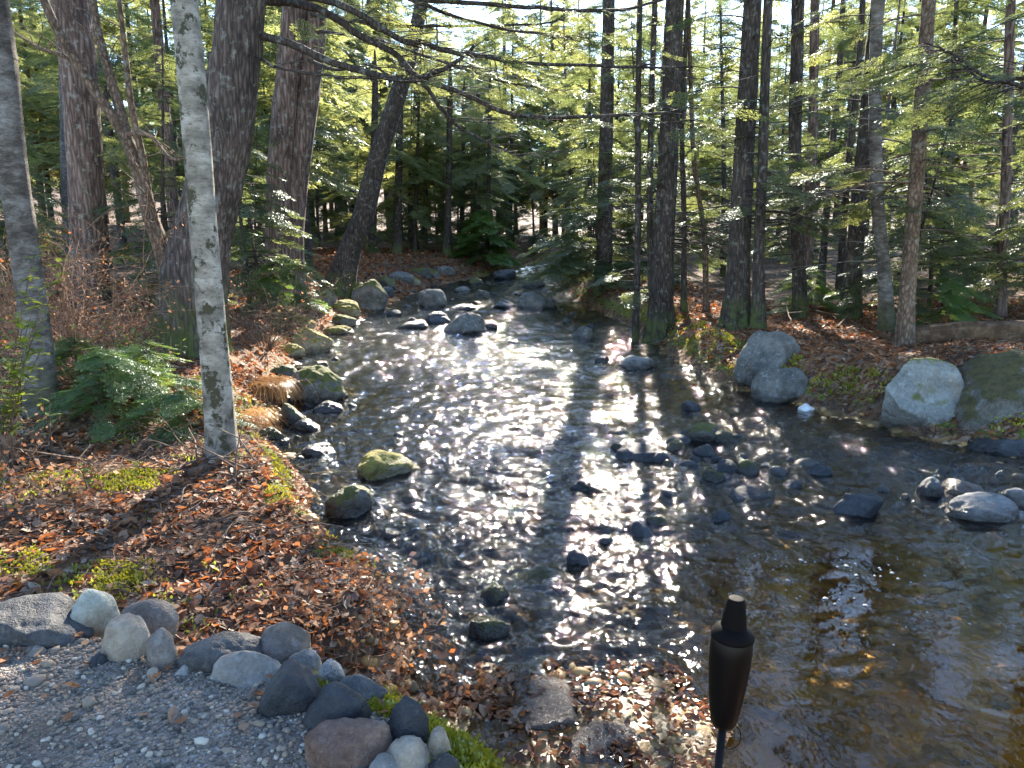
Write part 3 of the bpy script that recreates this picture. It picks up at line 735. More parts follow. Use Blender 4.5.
g = np.random.default_rng(5)
X = g.uniform(-3.2, .2, 42000); Y = g.uniform(1.5, 3.4, 42000)
ok = sdf(PAT, X, Y) < .02; X, Y = X[ok], Y[ok]
sz = .0030 + .0090 * g.random(len(X)) ** 4 + .022 * (g.random(len(X)) < .016) * g.random(len(X))
scatter_pebbles('gravel', X, Y, terrain(X, Y) + sz * .2, sz, 'pebble', 'loose grey and tan gravel on the terrace', 'gravel', 6)
t = g.uniform(0, 1, 9000); Y = 1.6 + 12 * t ** 1.8; X = g.uniform(-.6, .95, 9000) * (Y + 1)
d = sdf(POLY, X, Y); ok = (d < .25) & (sdf(PAT, X, Y) > .3); X, Y, d = X[ok], Y[ok], d[ok]
Z = terrain(X, Y); sz = (.02 + .10 * g.random(len(X)) ** 3) * np.clip(Y / 5, .55, 1.4)
sz = np.minimum(sz, np.where(d > -.05, .05, .2)); sz = np.where((X > .8) & (Y < 5.4), np.minimum(sz * .55, .05), sz)
scatter_pebbles('streambed_cobbles', X, Y, Z - sz * .05, sz, 'bedstone', 'rounded amber and grey cobbles of the streambed', 'streambed', 8)
# ------------------------------------------------------------------ foliage
def make_spray(seed, ntw=11, blades=6, bl=.075, bw=.017):
    """flat hemlock spray, length 1 along +X"""
    g = np.random.default_rng(seed); out = []
    for i in range(ntw):
        t = (i + .5) / ntw
        for s in (-1, 1):
            L = (.10 + .44 * (1 - t) ** .75 * min(1, .45 + t * 2.2)) * g.uniform(.7, 1.15)
            an = s * R(62 - 25 * t + g.uniform(-9, 9))
            dz = g.uniform(-.12, .05)
            d = np.array([math.cos(an), math.sin(an), dz]); o = np.array([t, 0, 0])
            nb = max(2, int(blades * L / .4 + .5))
            for k in range(nb):
                q = o + d * L * (k + .35) / nb
                for s2 in (-1, 1):
                    a2 = an + s2 * R(48 + g.uniform(-14, 14))
                    out.append((q, a2, g.uniform(.75, 1.25)))
            out.append((o + d * L * .9, an, 1.1))
    n = len(out)
    q = np.array([o[0] for o in out]); a = np.array([o[1] for o in out]); l = np.array([o[2] for o in out]) * bl
    tl = g.uniform(-.5, .5, n); dz = g.uniform(-.3, .12, n)
    dx = np.stack([np.cos(a), np.sin(a), dz], -1); w = np.stack([-np.sin(a) * np.cos(tl), np.cos(a) * np.cos(tl), np.sin(tl)], -1)
    v0 = q; v1 = q + dx * (l * .5)[:, None] + w * bw; v2 = q + dx * l[:, None]; v3 = q + dx * (l * .5)[:, None] - w * bw
    return np.stack([v0, v1, v2, v3], 1)

SPR = {'near': [make_spray(i) for i in range(5)],
       'mid': [make_spray(20 + i, 8, 4, .12, .026) for i in range(5)],
       'far': [make_spray(40 + i, 6, 2.6, .19, .045) for i in range(5)]}

def place_sprays(mb, O, yaw, pitch, roll, size, lod, g, m=1):
    O = np.array(O); yaw, pitch, roll, size = [np.array(a) for a in (yaw, pitch, roll, size)]
    cy, sy, cp, sp, cr, sr = np.cos(yaw), np.sin(yaw), np.cos(pitch), np.sin(pitch), np.cos(roll), np.sin(roll)
    X = np.stack([cy * cp, sy * cp, sp], -1)
    Yv = np.stack([-sy, cy, np.zeros_like(cy)], -1)
    Zv = np.cross(X, Yv)
    Y2 = Yv * cr[:, None] + Zv * sr[:, None]; Z2 = np.cross(X, Y2)
    Rm = np.stack([X, Y2, Z2], -1) * size[:, None, None]
    pick = g.integers(0, 5, len(O))
    for k in range(5):
        I = np.where(pick == k)[0]
        if not len(I): continue
        S = SPR[lod][k]
        Vv = np.einsum('mij,nkj->mnki', Rm[I], S) + O[I][:, None, None]
        # droop towards the tip of each spray
        n = Vv.shape[0] * Vv.shape[1]
        mb.add(Vv.reshape(-1, 3), np.arange(n * 4).reshape(-1, 4), None, m)

def crown(mb, g, centre, z0, z1, spread, nb, lod, density=1.0, taper=.75, droop=.35, pw=.95, bare=0.0, bare_below=0, limb=.02, azim=None, spraysize=.6):
    """limbs (material 0) and sprays (material 1) around a trunk; centre(z) gives the trunk axis"""
    O, ya, pi_, ro, sz = [], [], [], [], []
    for i in range(nb):
        u = (i + g.random()) / nb
        z = z0 + (z1 - z0) * u ** pw
        az = g.uniform(0, 6.283) if azim is None else g.uniform(*azim)
        prof = (1 - u) ** taper * .92 + .08
        if u < .15: prof *= .75 + u * 1.6
        L = spread * prof * g.uniform(.65, 1.15)
        c = np.asarray(centre(z), float)
        up = g.uniform(-.05, .30)
        ss = np.linspace(0, 1, 6)
        bend = g.uniform(-.25, .25)
        aa = az + bend * ss
        pts = c + np.stack([np.cos(aa) * ss * L, np.sin(aa) * ss * L, (up * ss - droop * ss ** 2) * L], -1)
        mb.tube(pts, np.linspace(limb * (.5 + .5 * prof), .004, 6), 4 if lod == 'near' else 3, 0, False)
        isb = (z < bare_below) or g.random() < bare
        if isb:
            for _ in range(4):
                s = g.uniform(.3, .95); q = pts[0] + (pts[-1] - pts[0]) * s
                q = np.array([np.interp(s, ss, pts[:, k]) for k in range(3)])
                a2 = az + g.choice([-1, 1]) * g.uniform(.5, 1.1)
                l2 = L * g.uniform(.15, .35)
                e = q + np.array([math.cos(a2) * l2, math.sin(a2) * l2, g.uniform(-.15, .1) * l2])
                mb.tube(np.array([q, (q + e) / 2 + [0, 0, .03 * l2], e]), [.006, .005, .003], 3, 0, False)
            if g.random() < .6: continue
        ns = max(3, int(density * (3 + L * 4.2)))
        for k in range(ns):
            s = .22 + .78 * (k + g.random()) / ns if not isb else g.uniform(.6, 1)
            q = np.array([np.interp(s, ss, pts[:, j]) for j in range(3)])
            slope = (up - 2 * droop * s)
            side = 1 if k % 2 else -1
            O.append(q); ya.append(az + bend * s + side * g.uniform(.35, 1.0) * (1.15 - .6 * s))
            pi_.append(math.atan(slope) * .6 + g.uniform(-.25, .1)); ro.append(g.uniform(-.35, .35))
            sz.append(spraysize * g.uniform(.6, 1.15) * min(1, .55 + L * .25))
        O.append(pts[-1] - (pts[-1] - pts[-2]) * .6); ya.append(az + bend); pi_.append(math.atan(up - 2 * droop) * .8); ro.append(0); sz.append(spraysize * .9)
    place_sprays(mb, O, ya, pi_, ro, sz, lod, g)

def trunk_mesh(name, pts, rad, mat, seg=18, n=60, bark=.06, flare=.5, flare_h=.35, seed=0, furrow=9.0):
    g = np.random.default_rng(seed)
    c = spline(pts, n); r = spline(np.stack([rad, rad, rad], -1), n)[:, 0]
    th = np.arange(seg) * 2 * math.pi / seg
    z = c[:, 2] - c[0, 2]
    ph = g.uniform(0, 6.28, 3)
    fl = flare * np.exp(-np.clip(z, 0, None) / flare_h)[:, None] * (1 + .55 * np.cos(4 * th + ph[0])[None] + .35 * np.cos(7 * th + ph[1])[None])
    ct, st = np.cos(th)[None], np.sin(th)[None]
    o = g.uniform(0, 40)
    rr0 = r[:, None]
    k = furrow
    nz = noise3(ct * k * .5 + o, st * k * .5, z[:, None] * 2.2) + .5 * noise3(ct * k + o, st * k, z[:, None] * 5)
    low = noise3(ct * .8 + o, st * .8, z[:, None] * .9)
    rr = rr0 * (1 + fl + bark * nz + .07 * low)
    V = np.stack([c[:, 0:1] + rr * ct, c[:, 1:2] + rr * st, np.repeat(c[:, 2:3], seg, 1)], -1).reshape(-1, 3)
    i = np.arange(n - 1)[:, None] * seg; j = np.arange(seg)[None]; j2 = (j + 1) % seg
    Q = np.stack([i + j, i + j2, i + seg + j2, i + seg + j], -1).reshape(-1, 4)
    V = np.vstack([V, c[-1:] + [0, 0, r[-1]]]); kk = len(V) - 1
    T = np.stack([(n - 1) * seg + j[0], (n - 1) * seg + j2[0], np.full(seg, kk)], -1)
    return mesh_np(name, V, [Q, T], mat)

def axis_fn(pts):
    pts = np.asarray(pts, float)
    c = spline(pts, 80)
    return lambda z: np.array([np.interp(z, c[:, 2], c[:, 0]), np.interp(z, c[:, 2], c[:, 1]), z])

def px_tree(name, base_px, path_px, diam_px, bark, label, cat='tree', top=16.0, seg=18, n=60, flare=.5, barkamp=.05, group=None, crown_kw=None,
            Y=None, dead=0, lean_y=0.0, furrow=9.0, ext=True, rings_top=.3):
    """trunk whose axis passes the given picture points at the depth of its foot"""
    if Y is None:
        b = ground_at(*base_px)
    else:
        b = D(base_px[0], base_px[1], Y); b[2] = hz(b[0], b[1])
    pts = [b + [0, 0, -.15]]
    for (px, py) in path_px:
        q = D(px, py, b[1] + 0.0)
        q = D(px, py, b[1] + lean_y * max(0, q[2] - b[2]))
        if q[2] > pts[-1][2] + .1: pts.append(q)
    s = m_per_px(b)
    k = len(pts)
    r = list(np.linspace(diam_px[0], diam_px[1], k) * s / 2)
    if ext and pts[-1][2] < top:
        d = pts[-1] - pts[-2]; d = d / d[2]; d[:2] *= .6
        e = pts[-1] + d * (top - pts[-1][2]); mid = pts[-1] + d * (top - pts[-1][2]) * .5
        mid[:2] += (pts[-1] + (pts[-1] - pts[-2]) / (pts[-1] - pts[-2])[2] * (top - pts[-1][2]) * .5 - mid)[:2] * .3
        pts += [mid, e]; r += [r[-1] * .72, r[-1] * .25]
    pts = np.array(pts); root = empty(name, tuple(b)); loc = pts - b
    tag(root, label, cat, group)
    nn = max(n, int(len(pts) * 8))
    link('trunk', trunk_mesh('trunk', loc, np.array(r), M[bark], seg, nn, barkamp, flare, .3 + r[0], int(abs(b[0] * 100) + b[1] * 10), furrow), root)
    g = np.random.default_rng(int(base_px[0] * 13 + base_px[1]))
    ax = axis_fn(loc)
    if crown_kw:
        mb = MB(); kw = dict(crown_kw); fm = kw.pop('mat', 'hemlock'); z0 = kw.pop('z0'); z1 = kw.pop('z1', top - .2)
        crown(mb, g, ax, z0, z1, kw.pop('spread'), kw.pop('nb'), kw.pop('lod', 'near'), **kw)
        mb.build('crown', [M[bark], M[fm]], root)
    for _ in range(dead):
        mb = MB(); z = g.uniform(.8, 6.0); c = ax(z); az = g.uniform(0, 6.28); L = g.uniform(.5, 1.7)
        dead_branch(mb, c, az, L, g, .011)
        mb.build('dead_branch', M[bark], root)
    return root, b, loc

def dead_branch(mb, c, az, L, g, r0=.012, twigs=5):
    ss = np.linspace(0, 1, 7); a = az + np.cumsum(g.normal(0, .10, 7))
    step = np.stack([np.cos(a), np.sin(a), .18 - .45 * ss + g.normal(0, .06, 7)], -1) * L / 6
    pts = c + np.cumsum(step, 0) - step[0]
    mb.tube(pts, np.linspace(r0, .003, 7), 5)
    for _ in range(twigs):
        i = g.integers(2, 6); a2 = a[i] + g.choice([-1, 1]) * g.uniform(.4, 1.0); l2 = L * g.uniform(.12, .4)
        q = pts[i]; e = q + np.array([math.cos(a2) * l2, math.sin(a2) * l2, g.uniform(-.25, .15) * l2])
        m = (q + e) / 2 + g.normal(0, .04, 3) * l2
        mb.tube(np.array([q, m, e]), [.005, .004, .002], 3)

# ---------------------------------------------------------------- near left trees
px_tree('grey_barked_tree', (42, 412), [(36, 340), (26, 260), (12, 160), (2, 60), (-6, 0)], (27, 24), 'bark_mottled',
        'grey mottled trunk at the far left edge with lichen patches and mossy foot', top=13, seg=40, n=120, flare=.35, barkamp=.035)
px_tree('birch_tree', (222, 452), [(219, 400), (212, 320), (204, 230), (196, 130), (188, 40), (184, 0)], (27, 23), 'birch',
        'white birch with dark patches standing at the edge of the left bank', top=12, seg=40, n=140, flare=.28, barkamp=.025)
big, big_b, _ = px_tree('big_hemlock', (186, 352), [(191, 320), (199, 255), (213, 190), (227, 125), (235, 60), (241, 0)], (60, 43), 'bark_hemlock',
        'thick dark hemlock trunk leaning right just behind the white birch', top=17, seg=110, n=260, flare=.42, barkamp=.075, furrow=22,
        crown_kw=dict(z0=6.6, spread=4.4, nb=44, lod='mid', density=.8, droop=.22, limb=.05, spraysize=.75))  # crown out of view, added so that it shades the gravel
twin, twin_b, _ = px_tree('twin_trunk_pine', (281, 262), [(279, 220), (283, 130), (290, 60), (296, -20)], (26, 22), 'bark_red',
        'twin trunked tree behind the big hemlock with two stems joined at the foot', Y=17, top=19, seg=36, n=120, flare=.4, barkamp=.06, furrow=14)
b2 = twin_b
pts = np.array([D(287, 262, 17.2) - b2, D(294, 200, 17.2) - b2, D(306, 110, 17.2) - b2, D(316, 20, 17.2) - b2, D(323, -60, 17.2) - b2, D(330, -500, 17.2) - b2])
pts[0, 2] = -.1
link('trunk', trunk_mesh('trunk', pts, np.array([24, 23, 22, 20, 18, 6]) * .0232 / 2, M['bark_red'], 36, 140, .06, .3, .5, 5, 14), twin)
px_tree('leaning_hemlock', (334, 292), [(348, 255), (364, 212), (380, 150), (396, 100), (408, 60), (420, 10)], (25, 13), 'bark_dark',
        'dark slim trunk leaning right over the moss capped boulder', top=15, seg=28, n=90, flare=.5,
        crown_kw=dict(z0=9.5, spread=1.8, nb=22, lod='mid', mat='hemlock_far', droop=.3))
px_tree('old_pine', (88, 285), [(88, 240), (86, 180), (80, 90), (70, 0)], (31, 31), 'bark_red',
        'wide reddish trunk behind the dry orange shrub on the left', Y=15, top=20, seg=48, n=140, flare=.3, barkamp=.06, furrow=16)
px_tree('pale_trunk_tree', (70, 260), [(70, 180), (68, 90), (66, 0)], (17, 14), 'bark_grey',
        'pale bluish trunk peeping out behind the left side of the wide reddish trunk', Y=19, top=18, seg=20, flare=.3)
fork, fork_b, fork_l = px_tree('forked_tree', (172, 290), [(165, 262), (150, 215), (138, 170), (124, 134), (98, 95), (75, 58), (55, 25), (40, -10)], (17, 7), 'bark_brown',
        'slim crooked forked tree growing left of the big hemlock', Y=9.9, ext=False, seg=20, n=90, flare=.3, barkamp=.03)
s_ = m_per_px(fork_b)
def fork_stem(path, r0, r1, nm='limb'):
    pts = np.array([D(x, y, 9.9 + dy) - fork_b for x, y, dy in path])
    mb = MB(); c = spline(pts, 24); mb.tube(c, np.linspace(r0, r1, 24) * s_ / 2, 8)
    g = np.random.default_rng(int(path[0][0] + path[-1][0]))
    for _ in range(9):
        i = g.integers(5, 23); a = g.uniform(0, 6.28); L = g.uniform(.3, .9)
        e = c[i] + np.array([math.cos(a) * L * .7, math.sin(a) * L * .5, L * g.uniform(.1, .8)]); m = (c[i] + e) / 2 + g.normal(0, .05, 3)
        mb.tube(spline([c[i], m, e], 6), np.linspace(.009, .003, 6), 4)
    mb.build(nm, M['bark_brown'], fork)
fork_stem([(126, 138, 0), (120, 110, .1), (108, 70, .2), (98, 30, .3), (92, -10, .4)], 11, 6)
fork_stem([(150, 210, 0), (143, 160, -.1), (132, 110, -.2), (126, 60, -.3), (118, -10, -.4)], 8, 4)
fork_stem([(124, 134, 0), (150, 136, -.3), (170, 158, -.5), (190, 158, -.7)], 5, 2)
fork_stem([(100, 98, 0), (70, 60, .2), (40, 48, .3), (10, 30, .5)], 5, 2)
fork_stem([(170, 285, 0), (160, 235, -.3), (148, 190, -.5), (128, 150, -.6)], 5, 2)

def arm(root, base, path, r0, r1, g, twigs=14, bark='bark_dark', needles=0):
    """one overhanging branch: path of (px, py, Y)"""
    pts = np.array([D(x, y, Y) - base for x, y, Y in path])
    n = 40; c = spline(pts, n) + .0
    c = c + np.cumsum(g.normal(0, .006, (n, 3)), 0)
    s = m_per_px(c[n // 2] + base)
    rad = np.linspace(r0, r1, n) * s / 2
    mb = MB(); mb.tube(c, rad, 8)
    O, ya, pi_, ro, sz = [], [], [], [], []
    for _ in range(twigs):
        i = g.integers(5, n - 1); tdir = c[min(i + 1, n - 1)] - c[i - 1]; a0 = math.atan2(tdir[1], tdir[0])
        a = a0 + g.choice([-1, 1]) * g.uniform(.35, 1.2); L = g.uniform(.25, 1.1)
        st = np.linspace(0, 1, 6)
        q = c[i] + np.stack([np.cos(a) * st * L, np.sin(a) * st * L, (g.uniform(-.25, .35) * st + g.uniform(-.5, .1) * st ** 2) * L], -1)
        mb.tube(q, np.linspace(min(.008, rad[i] * .6), .0025, 6), 4)
        for _ in range(2):
            k = g.integers(2, 5); a2 = a + g.choice([-1, 1]) * g.uniform(.4, .9); l2 = L * g.uniform(.2, .45)
            e = q[k] + np.array([math.cos(a2), math.sin(a2), g.uniform(-.4, .3)]) * l2
            mb.tube(np.array([q[k], (q[k] + e) / 2, e]), [.0045, .0035, .002], 3)
        if g.random() < needles:
            O.append(q[-2]); ya.append(a); pi_.append(-.3); ro.append(g.uniform(-.4, .4)); sz.append(g.uniform(.3, .6))
    b = mb.build('branch', [M[bark], M['hemlock']], root)
    if O:
        m2 = MB(); place_sprays(m2, O, ya, pi_, ro, sz, 'near', g, 0); m2.build('needles', M['hemlock'], b)

g = np.random.default_rng(31)
Yb = big_b[1]
arm(big, big_b, [(262, 36, Yb), (300, 48, Yb - .2), (340, 64, Yb - .4), (380, 75, Yb - .6), (415, 79, Yb - .8), (442, 70, Yb - .9), (462, 58, Yb - 1), (480, 44, Yb - 1.1)], 9, 3, g, 18, needles=.35)
arm(big, big_b, [(258, 2, Yb), (290, 2, Yb + .2), (325, 12, Yb + .3), (360, 34, Yb + .4), (395, 55, Yb + .5), (418, 78, Yb + .4), (460, 96, Yb + .4), (505, 116, Yb + .4), (560, 121, Yb + .5), (640, 119, Yb + .7), (680, 116, Yb + 1)], 9, 2.5, g, 30, needles=.5)
arm(big, big_b, [(420, 79, Yb - .8), (438, 100, Yb - .7), (462, 124, Yb - .5), (490, 138, Yb - .3), (530, 156, Yb)], 5, 1.5, g, 12, needles=.4)
arm(big, big_b, [(262, -8, Yb), (320, 0, Yb - .2), (362, 16, Yb - .3), (400, 38, Yb - .2), (440, 50, Yb), (475, 58, Yb), (530, 67, Yb + .3), (620, 71, Yb + .6), (690, 70, Yb + 1)], 8, 2.5, g, 30, needles=.55)
tb = twin_b[1] - 3
arm(big, big_b, [(262, -30, Yb), (330, -22, Yb + 1), (400, -4, Yb + 2), (470, 22, Yb + 2.4), (540, 36, Yb + 2.6), (590, 40, Yb + 2.6)], 6, 1.5, g, 34, needles=.9)
arm(twin, twin_b, [(314, 30, tb + 3), (380, 40, tb + 1), (440, 62, tb), (500, 84, tb), (545, 92, tb)], 4, 1.2, g, 34, needles=.9)
arm(twin, twin_b, [(312, 14, tb + 3), (350, 20, tb), (395, 26, tb), (440, 26, tb), (500, 26, tb), (545, 22, tb), (565, 16, tb)], 4.5, 1.5, g, 18, needles=.6)
arm(twin, twin_b, [(314, -20, tb + 3), (370, -6, tb), (430, 2, tb - 2), (520, 10, tb - 2), (580, 14, tb - 2), (630, 10, tb - 1), (680, -4, tb - 1)], 6, 2.5, g, 20, needles=.6)
arm(twin, twin_b, [(308, 60, tb + 3), (340, 70, tb + 1), (372, 66, tb), (400, 78, tb), (440, 84, tb)], 4, 1.2, g, 10, needles=.5)
arm(big, big_b, [(262, 60, Yb), (280, 70, Yb - .4), (320, 78, Yb - .8), (360, 82, Yb - 1), (410, 80, Yb - .9)], 3.5, 1.5, g, 10)

g = np.random.default_rng(61)
def shade_limb(root, base, pts, n, size):  # unseen limb above the frame, added to cast shade on the gravel terrace
    pts = np.array(pts) - base; c = spline(pts, 30); mb = MB(); mb.tube(c, np.linspace(.05, .012, 30), 6)
    O, ya, pi_, ro, sz = [], [], [], [], []
    for k in range(n):
        i = g.integers(7, 30); a = math.atan2(c[-1][1] - c[0][1], c[-1][0] - c[0][0]) + g.choice([-1, 1]) * g.uniform(.4, 1.3); L = g.uniform(.2, .9)
        e = c[i] + np.array([math.cos(a) * L, math.sin(a) * L, g.uniform(-.1, .15)])
        mb.tube(np.array([c[i], (c[i] + e) / 2 + [0, 0, .03], e]), [.008, .006, .003], 4)
        for t in (.5, 1): O.append(c[i] + (e - c[i]) * t); ya.append(a + g.uniform(-.5, .5)); pi_.append(g.uniform(-.3, .1)); ro.append(g.uniform(-.3, .3)); sz.append(size * g.uniform(.7, 1.2))
    b = mb.build('branch', [M['bark_dark'], M['hemlock']], root); m2 = MB(); place_sprays(m2, O, ya, pi_, ro, sz, 'mid', g, 0); m2.build('needles', M['hemlock'], b)
shade_limb(big, big_b, [(-3.7, 9.6, 6.3), (-2, 11, 6.9), (0, 12.2, 7.1), (2.4, 12.6, 6.9)], 60, .7)
shade_limb(big, big_b, [(-3.7, 9.6, 7.3), (-2, 11.8, 7.7), (-.2, 13.4, 8.0), (1.8, 14.6, 8.0)], 14, .7)
# ---------------------------------------------------------------- right bank trees
CK = dict(z0=1.6, spread=1.9, nb=32, lod='near', density=.75, bare=.42, bare_below=2.8, taper=.6, droop=.30, pw=2.7)
def ck(**k): d = dict(CK); d.update(k); return d
px_tree('hemlock_tree', (604, 292), [(605, 200), (607, 100), (609, 0)], (16, 11), 'bark_dark', 'dense dark bluish hemlock at the corner of the right bank upstream', top=14, seg=20,
        crown_kw=ck(z0=.7, z1=8.2, spread=2.1, nb=64, lod='mid', bare=.02, bare_below=0, density=1.3, spraysize=.75))
px_tree('hemlock_tree', (661, 334), [(662, 280), (667, 180), (672, 80), (675, 0)], (22, 16), 'bark_dark', 'thick shaded trunk with mossy foot right at the water edge on the right bank', top=17, seg=48, n=120, barkamp=.06, furrow=14, crown_kw=ck(z0=1.8, nb=20, azim=(-1.6, 1.4)), dead=8)
px_tree('young_hemlock', (636, 322), [(638, 220), (638, 120), (640, 0)], (7, 5), 'bark_dark', 'thin straight trunk just left of the thick trunk at the water edge', Y=14.6, top=8, seg=12, crown_kw=ck(z0=1.2, spread=1.0, nb=16), dead=7)
px_tree('young_hemlock', (652, 305), [(650, 220), (651, 120), (655, 0)], (7, 5), 'bark_dark', 'thin trunk half hidden behind the thick trunk at the water edge', Y=17, top=8.5, seg=12, crown_kw=ck(z0=2.2, spread=1.3, nb=18, lod='mid'), dead=6)
px_tree('young_hemlock', (684, 310), [(684, 220), (682, 120), (688, 0)], (6, 4), 'bark_dark', 'thin dark stem immediately right of the thick trunk at the water edge', Y=15, top=8, seg=12, crown_kw=ck(z0=1.5, spread=1.0, nb=18), dead=7)
px_tree('young_hemlock', (708, 288), [(704, 235), (694, 160), (690, 60)], (6, 4), 'bark_brown', 'very thin crooked stem leaning left between the two thick right bank trunks', Y=15, top=7, seg=10, dead=8)
px_tree('hemlock_tree', (736, 327), [(738, 270), (742, 190), (748, 90), (753, 0)], (23, 16), 'bark_dark', 'stout dark trunk behind the rear twin boulder with many dead branches', top=17, seg=48, n=120, barkamp=.06, furrow=14, crown_kw=ck(z0=1.7, nb=24), dead=13)
px_tree('young_hemlock', (760, 318), [(759, 250), (763, 150), (768, 0)], (12, 8), 'bark_dark', 'slender dark trunk close behind the stout trunk near the twin boulders', Y=12.4, top=10, seg=16, crown_kw=ck(z0=1.9, spread=1.4, nb=18), dead=8)
px_tree('hemlock_tree', (801, 317), [(798, 250), (795, 150), (797, 60), (798, 0)], (13, 11), 'bark_dark', 'straight even trunk standing by itself at the top of the leafy slope', top=11, seg=32, n=90, crown_kw=ck(z0=1.7, spread=1.8, nb=22), dead=10)
px_tree('hemlock_tree', (806, 275), [(810, 200), (813, 120), (815, 0)], (11, 8), 'bark_red', 'reddish slim trunk seen behind the straight even trunk', Y=16, top=10, seg=16, crown_kw=ck(z0=2.2, spread=1.7, nb=36, lod='mid'), dead=7)
px_tree('young_hemlock', (824, 248), [(830, 170), (838, 90), (842, 20)], (7, 5), 'bark_dark', 'thin trunk leaning right beyond the straight even trunk', Y=19, top=8.5, seg=12, crown_kw=ck(z0=2.4, spread=1.5, nb=30, lod='mid'), dead=7)
px_tree('young_hemlock', (842, 256), [(848, 170), (858, 75), (863, 0)], (7, 5), 'bark_dark', 'thin trunk leaning right, close to the blackest trunk of the right wood', Y=17, top=8.5, seg=12, crown_kw=ck(z0=2.4, spread=1.4, nb=28, lod='mid'), dead=7)
px_tree('hemlock_tree', (851, 300), [(856, 240), (865, 140), (873, 50), (878, 0)], (17, 12), 'bark_dark', 'blackest trunk of the right wood, leaning slightly right', Y=13.5, top=16, seg=36, n=100, barkamp=.06, crown_kw=ck(z0=2.0, nb=24), dead=9)
px_tree('hemlock_tree', (889, 332), [(884, 270), (877, 190), (875, 90), (878, 0)], (13, 10), 'bark_mottled', 'greyish slim trunk crossing in front of the blackest trunk', top=10, seg=28, n=80, crown_kw=ck(z0=2.0, spread=1.6, nb=26), dead=8)
px_tree('hemlock_tree', (905, 346), [(909, 270), (917, 170), (924, 70), (929, 0)], (14, 12), 'bark_brown', 'lichen greened trunk at the left end of the fallen log', top=10, seg=32, n=90, crown_kw=ck(z0=2.2, spread=1.7, nb=18), dead=7)
px_tree('hemlock_tree', (1003, 290), [(1005, 200), (1008, 100), (1011, 0)], (10, 8), 'bark_red', 'thin reddish trunk near the right edge above the fallen log', Y=13, top=10, seg=16, crown_kw=ck(z0=1.0, spread=2.2, nb=34, bare_below=0), dead=6)

# overhanging limbs on the right side
g = np.random.default_rng(77)
rt = empty('hemlock_tree', tuple(ground_at(1075, 395))); rb = np.array(rt.location)
tag(rt, 'hemlock just outside the right edge whose limbs reach into the picture', 'tree')
link('trunk', trunk_mesh('trunk', [(0, 0, -.1), (.05, 0, 3), (.1, .1, 7), (.1, .1, 13)], np.array([.14, .13, .1, .03]), M['bark_dark'], 24, 70, .05, .4, .3, 4), rt)
arm(rt, rb, [(1070, 92, rb[1]), (1000, 76, rb[1]), (960, 55, rb[1] + .2), (930, 42, rb[1] + .3)], 5, 2, g, 20, needles=.9)
arm(rt, rb, [(1070, 70, rb[1]), (1020, 78, rb[1] + .3), (980, 80, rb[1] + .6), (945, 55, rb[1] + .9)], 5, 2, g, 20, needles=.9)
mb = MB(); crown(mb, np.random.default_rng(3), lambda z: np.array([.08, .05, z]), 2.2, 9, 2.0, 40, 'near', density=.75); mb.build('crown', [M['bark_dark'], M['hemlock']], rt)

# ---------------------------------------------------------------- wood behind: a few kinds of trees, copied
def proto_tree(name, H, z0, spread, nb, r, lod, bark, fol, seed, **kw):
    root = empty(name, (0, 0, -200)); g = np.random.default_rng(seed)
    lean = g.normal(0, .25, 2)
    pts = np.array([(0, 0, -.3), (lean[0] * .2, lean[1] * .2, H * .3), (lean[0] * .6, lean[1] * .6, H * .65), (lean[0], lean[1], H)])
    link('trunk', trunk_mesh('trunk', pts, np.array([r, r * .85, r * .5, .02]), M[bark], 14, 40, .05, .45, .35, seed), root)
    mb = MB(); crown(mb, g, axis_fn(pts), z0, H - .1, spread, nb, lod, **kw); mb.build('crown', [M[bark], M[fol]], root)
    return root

PR = {
 'tall': [proto_tree('hemlock_tree', 17, 2.2, 2.5, 70, .17, 'mid', 'bark_dark', 'hemlock', 901, density=.62, bare_below=3.2, bare=.1, spraysize=.8),
          proto_tree('hemlock_tree', 15, 1.5, 2.3, 74, .14, 'mid', 'bark_dark', 'hemlock', 902, density=.62, bare_below=2.2, bare=.08, spraysize=.8),
          proto_tree('hemlock_tree', 18, 4.0, 2.4, 60, .18, 'mid', 'bark_red', 'hemlock', 903, density=.62, bare_below=5.5, bare=.1, spraysize=.85)],
 'low': [proto_tree('young_hemlock', 6, .4, 1.7, 56, .06, 'mid', 'bark_dark', 'hemlock', 911, density=.9, spraysize=.6),
         proto_tree('young_hemlock', 4, .25, 1.3, 46, .04, 'mid', 'bark_dark', 'hemlock', 912, density=.9, spraysize=.5),
         proto_tree('young_hemlock', 9, .6, 1.9, 66, .08, 'mid', 'bark_dark', 'hemlock', 913, density=.85, spraysize=.7)],
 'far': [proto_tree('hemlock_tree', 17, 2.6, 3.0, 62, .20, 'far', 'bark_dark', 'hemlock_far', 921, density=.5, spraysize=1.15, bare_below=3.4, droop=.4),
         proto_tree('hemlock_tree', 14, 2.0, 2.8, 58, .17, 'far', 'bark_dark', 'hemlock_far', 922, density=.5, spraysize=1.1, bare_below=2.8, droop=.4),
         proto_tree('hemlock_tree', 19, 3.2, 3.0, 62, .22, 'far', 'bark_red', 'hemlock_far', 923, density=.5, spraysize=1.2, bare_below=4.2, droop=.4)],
}
used_proto = set()
def plant(kind, x, y, label, group, scale=None, g=None):
    g = g or rng
    src = PR[kind][int(g.integers(0, 3))]
    if id(src) in used_proto: o = copy_tree(src)
    else: o = src; used_proto.add(id(src))
    o.location = (x, y, hz(x, y) - .02); o.rotation_euler = (g.normal(0, .015), g.normal(0, .015), g.uniform(0, 6.28))
    s = scale or g.uniform(.85, 1.15); o.scale = (s, s, s)
    tag(o, label, 'tree', group)
    return o

